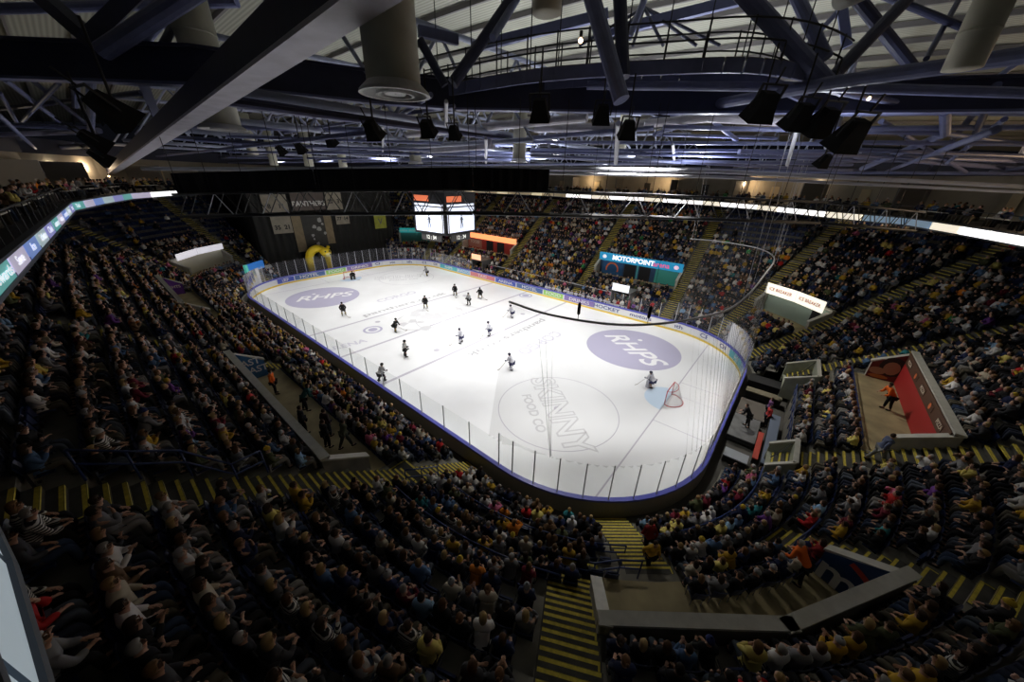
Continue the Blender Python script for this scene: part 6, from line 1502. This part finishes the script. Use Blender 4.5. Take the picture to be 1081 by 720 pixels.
def banner(y0, y1, z0, z1, c, lab, texts=(), name='hanging_banner', dx=0.0, em=0):
    o0 = (CXX+.35+dx, (y0+y1)/2, (z0+z1)/2); root = empty(name, lab, 'banner', o0)
    w, h = (y1-y0)/2, (z1-z0)/2
    e = MB(); e.box((-.02, -w, -h), (.02, w, h)); e.build('cloth', mat('banner_%02d%02d%02d' % tuple(int(q*99) for q in c), c, .8, noise=.15, scale=1.5), root)
    for s, sz, ty, tz, m_ in texts:
        put_text('banner_lettering', s, sz, m_, root, (o0[0]+.03, o0[1]+ty, o0[2]+tz), (0, 1, 0), (0, 0, 1), 0, .03, .002)
    e = MB(); e.tube([(0, -w, h), (0, w, h)], .04, 6); e.build('top_bar', DARK, root)
    for s in (-1, 1):
        e = MB(); e.tube([(0, s*w*.8, h), (0, s*w*.8, h+(14.5-z1)+1.5)], .012, 4); e.build('hanging_cable', DARK, root)
INK = mat('banner_ink_white', (.62, .62, .58), .7); INKD = mat('banner_ink_black', (.02, .02, .02), .7)
PC = (.30, .27, .21)
banner(-3.6, 1.5, 10.3, 13.0, (.10, .08, .07), 'wide banner lettered PANTHERS above the curtain middle', [('PANTHERS', 1.05, 0, -.35, INK)], dx=.3)
banner(-7.6, -4.1, 10.2, 12.8, PC, 'upper pale banner of number squares left of the PANTHERS banner', [('8', .9, -.9, -.45, INKD), ('11', .9, .8, -.45, INKD)])
banner(1.9, 4.6, 10.2, 13.2, PC, 'upper pale banner of number squares right of the PANTHERS banner', [('20', .9, -.65, -.2, INKD), ('3', .9, .7, -.2, INKD)])
banner(-7.0, -4.2, 7.0, 9.6, PC, 'lower pale banner with two number squares nearest the stairs', [('35', .9, -.7, -.4, INKD), ('21', .9, .7, -.4, INKD)])
banner(3.0, 5.4, 7.7, 9.6, PC, 'lower pale banner with two number squares above the dark doorway', [('77', .8, -.6, 0, INKD), ('14', .8, .6, 0, INKD)])
TAN = (.24, .19, .11)
banner(-4.1, -2.7, 3.8, 9.9, TAN, 'long tan strip banner left of the dark picture banner')
banner(.9, 2.2, 4.6, 9.9, TAN, 'long tan strip banner right of the dark picture banner')
banner(-2.7, .9, 3.4, 9.8, (.045, .045, .04), 'tall dark picture banner with pale player figure shapes behind the inflatable', dx=.1)
pb_ = MB()
brn = random.Random(3)
for (y, z, r_) in ((.1, 8.7, .55), (-.9, 7.6, .4), (-.2, 7.2, .45), (.7, 6.5, .3), (-1.4, 6.3, .3), (-.8, 4.9, .35), (-1.3, 5.7, .22), (.5, 8.0, .25)):
    k_ = 7; pb_.poly([(CXX+.49, y+r_*brn.uniform(.5, 1.1)*math.cos(2*PI*j/k_), z+r_*brn.uniform(.5, 1.1)*math.sin(2*PI*j/k_)) for j in range(k_)])
pb_.build('printed_figure', mat('banner_grey_print', (.36, .36, .34), .8), bpy.data.objects['stage_curtain'])
banner(9.4, 11.8, 6.6, 9.0, (.34, .36, .05), 'small yellow-green banner with grey crest at the curtain edge', [('V', 1.5, 0, 0, mat('crest_grey', (.15, .15, .13), .7))], dx=1.5)
# yellow inflatable tunnel head beside the boards
inf = empty('inflatable_tunnel', 'big yellow inflatable animal tunnel standing behind the far end boards', 'inflatable', (-32.4, -1.8, 0))
ym = mat('inflatable_yellow', (.85, .62, .02), .45); bm_k = mat('inflatable_black', (.02, .02, .02), .5)
e = MB(); arch = [(0, 1.9*math.cos(PI*k/14)*-1, 1.2+3.1*math.sin(PI*k/14)) for k in range(15)]
e.tube([(0, -1.5, 0)]+[(0, -1.45*math.cos(PI*k/12)*1.0, 2.6+1.7*math.sin(PI*k/12)) for k in range(13)]+[(0, 1.45, 0)], [.45]+[.62]*13+[.45], 14); e.build('arch_body', ym, inf, True)
e = MB(); e.box((-.3, -1.3, 0), (.3, 1.3, 3.2)); e.build('tunnel_lining', bm_k, inf)
e = MB(); e.ball((.5, 1.05, 3.6), .95, 16, 10, (1.0, 1, .85)); e.build('head', ym, inf, True)
e = MB(); e.ball((1.25, 1.2, 3.35), .5, 12, 8, (.9, 1, .7)); e.build('muzzle', mat('muzzle_pale', (.8, .7, .3), .5), inf, True)
for y in (.35, 1.75): e = MB(); e.ball((.4, y, 4.4), .28, 10, 6); e.build('ear', ym, inf, True)
for y in (.8, 1.5): e = MB(); e.ball((1.28, y, 3.85), .15, 8, 6); e.build('eye', bm_k, inf, True)
e = MB(); e.ball((.35, .25, 3.1), .7, 12, 8, (.9, .7, 1)); e.build('throat', bm_k, inf, True)
e = MB(); e.ball((2.08, 1.22, 3.45), .14, 8, 6); e.build('nose', bm_k, inf, True)
# ---------------------------------------------------------------- blue railings
def rail(pts, lab, h=1.0):
    """pts: list of world points on the floor"""
    root = empty('guard_rail', lab, 'railing', pts[0]); L = lambda q: Vector(q)-root.location
    up_ = Vector((0, 0, h))
    for k_ in (1.0, .55): 
        e = MB(); e.tube([L(Vector(q)+up_*k_) for q in pts], .032, 8); e.build('rail_bar', BLUERAIL, root, True)
    for a, b in zip(pts, pts[1:]):
        n = max(1, round((Vector(b)-Vector(a)).length/1.3))
        for i in range(n):
            c = Vector(a).lerp(Vector(b), i/n); e = MB(); e.tube([L(c), L(c+up_)], .028, 6); e.build('rail_post', BLUERAIL, root, True)
    c = Vector(pts[-1]); e = MB(); e.tube([L(c), L(c+up_)], .028, 6); e.build('rail_post', BLUERAIL, root, True)
def row_pts(u0, u1, d, z, step=1.2): 
    us_ = urange(u0, u1, step); return [P(u_, d, z) for u_ in us_]
rail(row_pts(u_near(20.6), u_c('near_right', 52), 3.42, row_z(2)), 'long blue guard rail between stairs across the lower rows of the near corner')
rail(row_pts(u_near(20.7), u_c('near_right', 64), 6.0-.05, row_z(5)), 'blue guard rail above the first rows between two near side stairs')
rail(row_pts(u_c('near_right', 46), u_right(-6.3), 2.58, row_z(1)), 'blue guard rail bending along the lower seats towards the media pit')
rail([P(u_c('near_right', 64.5), 5.0, row_z(4)), P(u_c('near_right', 59), 4.95, row_z(4)), P(u_c('near_right', 55), 4.7, row_z(4)), P(u_c('near_right', 51.8), 4.7, row_z(4))], 'dark blue guard rail at the head of the arc logo platform')
rail(row_pts(u_c('near_right', 25), u_c('near_right', 17), 5.1, row_z(4)), 'short blue guard rail beside the orange-jacketed steward')
rail(row_pts(u_right(-3.5), u_right(6.3), 5.98, row_z(5)), 'blue guard rail in front of the mural box platform')
rail(row_pts(u_right(-3.2), u_right(4.4), 3.42, row_z(2)), 'blue guard rail over the media pit behind the end boards')
rail([P(u_near(18.62), d_, row_z(int((d_-.9)/.85))) for d_ in (9.4, 10.2, 11.1, 12.0, 12.8)], 'thin blue guard rail climbing beside the near side stairs')
rail([P(u_near(20.25), d_, row_z(int((d_-.9)/.85))) for d_ in (3.5, 4.4, 5.2)], 'short blue guard rail beside the stairs at the blue banner box corner')
# ---------------------------------------------------------------- sunk concrete entrances and media pit at the end
def sunk_box(u0, u1, d0, d1, z0, z1, lab):
    root = empty('entrance_pit', lab, 'stairwell entrance', P((u0+u1)/2, d0, z0))
    us_ = urange(u0, u1, 1)
    GP = mat('pale_green_concrete', (.34, .36, .28), .8, noise=.12, scale=2)
    e = MB(); strip(e, us_, d0, z0+.02, d1, z0+.02); loc_mb(e, root).build('pit_floor', GP, root)
    for ua, da, ub, db_, za, zb in ((u0, d0, u0, d1, z1-.9, z1), (u1, d0, u1, d1, z1-.9, z1), (u0, d1, u1, d1, z1, z1)):
        w = MB(); c = MB(); wall_between(w, c, P(ua, da), P(ub, db_), z0-.6, za, z0-.6, zb, .18)
        loc_mb(w, root).build('pit_wall', GP, root); loc_mb(c, root).build('wall_cap', CAPW, root)
    e = MB(); e.tube([P(u0+.3, d0+.1, z0+.9), P((u0+u1)/2, (d0+d1)/2, z0+1.1), P(u1-.4, d1-.2, z1-.1)], .03, 6); loc_mb(e, root).build('handrail', DARK, root)
sunk_box(u_right(4.8), u_c('far_right', 7), 2.65, 4.4, row_z(2), row_z(4)+.75, 'pale concrete entrance pit with dark handrail above the media pit')
sunk_box(u_right(-6.1), u_right(-3.9), 2.65, 3.7, row_z(2), row_z(3)+.8, 'small pale concrete entrance pit below the lower mural stairs')
def block(name, lab, cat, lo, hi, m, parts=(), rz=0):
    root = empty(name, lab, cat, ((lo[0]+hi[0])/2, (lo[1]+hi[1])/2, lo[2]), rz)
    w, d_, h = (hi[0]-lo[0])/2, (hi[1]-lo[1])/2, hi[2]-lo[2]
    e = MB(); e.box((-w, -d_, h-.08), (w, d_, h)); e.build('top_board', m, root)
    for sx in (-1, 1):
        for sy in (-1, 1):
            e = MB(); e.box((sx*(w-.06)-.04, sy*(d_-.06)-.04, 0), (sx*(w-.06)+.04, sy*(d_-.06)+.04, h-.08)); e.build('leg', DARK, root)
    e = MB(); e.box((-w+.03, -d_+.03, .1), (w-.03, d_-.03, h-.09)); e.build('skirt', mat('skirt_black', (.02, .02, .02), .9), root)
    return root
GREYB = mat('grey_board', (.12, .12, .12), .6, noise=.2, scale=2); LB = mat('light_board', (.30, .32, .35), .5)
block('stage_riser', 'grey camera riser behind the end boards with a man leaning on it', 'riser', (30.5, -2.2, 0), (32.1, .9, .5), GREYB)
block('stage_riser', 'brown-grey camera riser higher up the media pit', 'riser', (30.5, 1.1, 0), (32.3, 3.7, .42), mat('brown_board', (.10, .085, .07), .7))
block('stage_riser', 'long dark riser with olive top near the far end of the media pit', 'riser', (30.6, 4.6, 0), (33.0, 5.4, .7), mat('olive_board', (.16, .14, .09), .7))
block('stage_riser', 'black riser under the seated people at the top of the media pit', 'riser', (30.5, 6.2, 0), (33.2, 7.6, .9), mat('black_board', (.015, .015, .015), .8))
block('folding_table', 'pale table lying at the lower end of the media pit', 'table', (30.7, -4.6, 0), (32.0, -3.7, .5), LB)
block('folding_table', 'long blue-grey table along the back of the media pit', 'table', (32.55, -4.4, 0), (33.1, 1.8, .9), mat('bluegrey_board', (.13, .16, .22), .6))
block('bench', 'red bench between riser and blue-grey table', 'bench', (32.15, -3.6, 0), (32.45, -.4, .45), mat('bench_red', (.42, .05, .03), .6))
# ---------------------------------------------------------------- standing people and stewards
SKW = {'standing': dict(lean=.02, hands=((-.20, .10, .84), (.20, .10, .84)), elbows=((-.27, -.02, 1.12), (.27, -.02, 1.12)), stride=.05),
       'walking': dict(lean=.08, hands=((-.24, .22, .92), (.24, -.05, .86)), elbows=((-.27, .06, 1.12), (.27, -.1, 1.12)), stride=.28),
       'leaning': dict(lean=.38, hands=((-.22, .62, 1.0), (.22, .62, 1.0)), elbows=((-.28, .40, 1.06), (.28, .40, 1.06)), stride=.1)}
HS = {}
for pn, kw in SKW.items():
    GS = 1.24
    J, B = make_pose(stand=True, **kw); JF, BF = with_fingers(J, B)
    body = skin_mesh('person_body', JF, BF, 'pelvis', 1); body.materials.append(FAB)
    tj, tb = subset(J, B, TOPJ, .018); top = skin_mesh('person_top', tj, tb, 'waist', 1); top.materials.append(FAB)
    lj, lb = subset(J, B, LEGJ, .014); leg = skin_mesh('person_trousers', lj, lb, 'pelvis', 1); leg.materials.append(FAB)
    shoe = []
    for k in 'ab':
        sh = MB(); a = Vector(J['ankle_'+k][0]); t = Vector(J['toe_'+k][0]); sh.tube([a+Vector((0, -.05, -.03)), a+Vector((0, 0, -.045)), t, t+Vector((0, .05, -.005))], [.035, .05, .045, .03], 8); shoe.append(sh.mesh('person_shoe', FAB, True))
    HS[pn] = dict(body=body, top=top, trousers=leg, shoes=shoe, hair={hk: hair_mesh(J, hk).mesh('person_hair', FAB, True) for hk in HAIRK})
def stander(x, y, z, ang, pose, tc, lc, hk, lab, hc=(.05, .03, .02), sk=(.50, .30, .22)):
    for s in ('top_striped',): pass
    add_person((x, y, z), R(ang)-PI/2, pose, ('', tc, hk, hc, sk, lc), lab, None, 1.0, HS)
zp = row_z(5)+.004
OR = (.85, .16, .02)
stander(8.0, -21.4, zp, 60, 'standing', OR, (.02, .02, .03), 'short', 'steward in orange jacket standing in front of the blue banner')
stander(13.2, -21.7, zp, 80, 'standing', (.02, .02, .025), (.015, .015, .02), 'short', 'man in black standing on the blue banner platform nearest the rear wall')
stander(14.4, -21.0, zp, 110, 'standing', (.05, .03, .03), (.02, .03, .05), 'short', 'person in dark coat and pale shoes standing mid platform by the blue banner')
stander(15.2, -21.4, zp, 95, 'standing', (.03, .03, .035), (.015, .015, .02), 'short', 'man in charcoal standing beside the dark-coated person on the near platform')
stander(15.9, -20.8, zp, 90, 'walking', (.10, .11, .07), (.05, .06, .05), 'short', 'person in olive standing at the rail end of the near platform')
stander(11.2, -20.9, zp, 70, 'leaning', (.03, .12, .13), (.02, .02, .02), 'long', 'teal-coated person leaning over at the near platform edge')
stander(34.0, -13.7, zp, 160, 'leaning', OR, (.012, .015, .02), 'short', 'steward in orange jacket leaning in front of the navy arc wall', (.4, .38, .36))
stander(29.35, -14.8, row_z(2)+.01, 140, 'walking', (.25, .02, .02), (.02, .02, .03), 'short', 'person in dark red top climbing the short stairs to the boards')
stander(29.7, -15.9, row_z(3)+.01, -40, 'walking', (.55, .32, .03), (.02, .02, .02), 'short', 'person in mustard top coming up the short stairs behind the red one')
stander(37.4, 1.6, row_z(6)+.004, 200, 'leaning', OR, (.015, .015, .02), 'short', 'steward in orange jacket bending forward on the mural platform')
stander(36.4, -4.9, row_z(6)+.02, 20, 'walking', (.10, .12, .20), (.25, .25, .24), 'short', 'person in dark blue top climbing beside the mural box wall')
stander(32.6, -6.0, .0, 170, 'standing', (.012, .012, .012), (.012, .012, .012), 'short', 'man all in black standing at the lower end of the media pit')
stander(31.4, -.5, .5, 180, 'leaning', (.015, .015, .015), (.015, .015, .015), 'short', 'man in black leaning forward on the grey camera riser')
stander(32.35, 2.6, .0, 190, 'standing', (.22, .10, .25), (.03, .03, .04), 'long', 'person in purple top standing behind the brown-grey riser')
stander(32.4, 1.4, .0, 200, 'standing', (.5, .05, .05), (.03, .03, .04), 'short', 'person in red top standing at the end of the blue-grey table')
stander(30.6, 19.7, zp, 240, 'standing', OR, (.02, .02, .02), 'short', 'steward in orange standing under the first ICE BREAKER sign')
# ---------------------------------------------------------------- team benches on the far side
def bench(x0, x1, lab, tcol, dark, n, plab):
    root = empty('team_bench', lab, 'team bench', ((x0+x1)/2, 16.6, 0)); w = (x1-x0)/2
    e = MB(); e.box((-w, .2, .38), (w, .55, .45)); e.build('bench_seat', mat('bench_blue', (.05, .08, .2), .5), root)
    e = MB(); e.box((-w, 1.0, .3), (w, 1.06, 2.05)); e.build('rear_screen', mat('dark_screen', (.03, .03, .03), .3), root)
    e = MB(); e.box((-w, .98, 2.05), (w, 1.1, 2.13)); e.build('screen_rail', GALV, root)
    e = MB(); e.box((-w, -1.35, .02), (w, 1.0, .25)); e.build('bench_floor', mat('rubber_floor', (.02, .02, .02), .9), root)
    for k in range(n):
        x = x0+.6+(x1-x0-1.2)*k/(n-1); seated = k % 4 != 1
        pose = ['hands in lap', 'leaning on knees', 'arms folded'][k % 3]
        l = '%s of the %s on the far side, counted from the curtain end' % (ORD[k], plab)
        o = add_person((x, 16.15+(.1 if k % 2 else -.0), .26), PI, pose, ('', tcol, 'short', (.03, .03, .05) if dark else (.6, .6, .65), (.5, .3, .22), (.03, .03, .06)), l, plab)
bench(2.2, 13.6, 'far side team bench with white-shirted players and dark rear screen', (.62, .62, .68), False, 17, 'white-shirted bench players')
bench(-11.2, .6, 'far side team bench with dark-shirted players nearer the curtain', (.03, .03, .03), True, 15, 'dark-shirted bench players')
def booth(x, y, lab, c, em):
    root = empty('timekeeper_booth', lab, 'booth', (x, y, 0))
    BG = mat('booth_grey', (.16, .16, .15), .6)
    e = MB(); e.box((-1.3, 0, 0), (-1.2, 2.2, 2.9)); e.build('side_panel', BG, root)
    e = MB(); e.box((1.2, 0, 0), (1.3, 2.2, 2.9)); e.build('side_panel', BG, root)
    e = MB(); e.box((-1.3, 2.1, 0), (1.3, 2.2, 2.9)); e.build('rear_panel', BG, root)
    e = MB(); e.box((-1.4, -.15, 2.9), (1.4, 2.3, 3.0)); e.build('roof_board', BG, root)
    e = MB(); e.box((-1.1, -.2, 3.0), (1.1, -.1, 3.9)); e.build('lit_sign', mat('booth_sign_%d' % int(x), c, .5, emit=em), root)
    e = MB(); e.box((-1.3, .0, 0), (1.3, .08, 1.1)); e.build('front_panel', WHITE, root)
booth(14.4, 16.0, 'grey booth with a white lit sign between benches and far boards glass', (.85, .87, .95), .8)
booth(-11.9, 16.0, 'grey booth with an orange lit sign beside the dark team bench', (1, .5, .3), .8)
e = MB(); e.box((-.12, -.12, 0), (.12, .12, 2.2)); o = empty('gate_post', 'dark red post beside the white-signed booth', 'post', (15.9, 15.7, 0)); e.build('post_body', mat('post_red', (.3, .03, .03), .5), o)
e = MB(); e.box((-.16, -.16, 2.2), (.16, .16, 2.3)); e.build('post_cap', DARK, o)
bl = empty('blue_sign', 'small glowing blue sign box by the corner glass near the curtain', 'sign', (-30.7, -11.6, 0), R(-50))
e = MB(); e.box((-1.9, -.15, 2.6), (1.9, .15, 3.7)); e.build('sign_case', mat('sign_case_blue', (.03, .16, .5), .5, emit=.5), bl)
for s in (-1, 1): e = MB(); e.box((s*1.5-.06, -.06, 0), (s*1.5+.06, .06, 2.6)); e.build('leg', DARK, bl)
e = MB(); e.box((1.5, -.17, 2.58), (1.95, .17, 3.72)); e.build('sign_end', mat('sign_case_green', (.1, .5, .4), .5, emit=.5), bl)

# ---------------------------------------------------------------- loose chairs along the arc logo platform
GRC = mat('grey_chair_frame', (.25, .25, .26), .4)
cr2 = random.Random(4)
for k in range(9):
    u_ = u_c('near_right', 46-2.6*k); X = P(u_, 5.75, row_z(5)+.004); rz = facing(u_)+cr2.uniform(-.2, .2)
    ch = inst('folding_chair', pd_, None, X, rz); tag(ch, 'loose folding chair on the arc logo platform, %s from the short stairs' % ORD[k], 'chair', 'loose chairs on the arc logo platform')
    inst('backrest', bm_, ch)
    for sx in (-1, 1):
        for sy in (-.13, .2):
            e = MB(); e.tube([(sx*.18, sy, 0), (sx*.18, sy, .40)], .013, 6); e.build('leg', GRC, ch)
    tn, tc, _ = cr2.choices(TOPC, TW)[0]; hk = cr2.choice(['short', 'long', 'hat'])
    if k == 8: tn, tc = 'red', (.35, .03, .03)
    add_person(X+Vector((0, 0, 0)), rz, cr2.choice(list(POSES)), ('', tc, hk, cr2.choice(HAIRC[hk]), cr2.choice(SKINC[:4]), cr2.choice(LEGC)), 'person in %s top on the platform chair row, %s from the short stairs' % (tn, ORD[k]), 'people on the loose platform chairs')
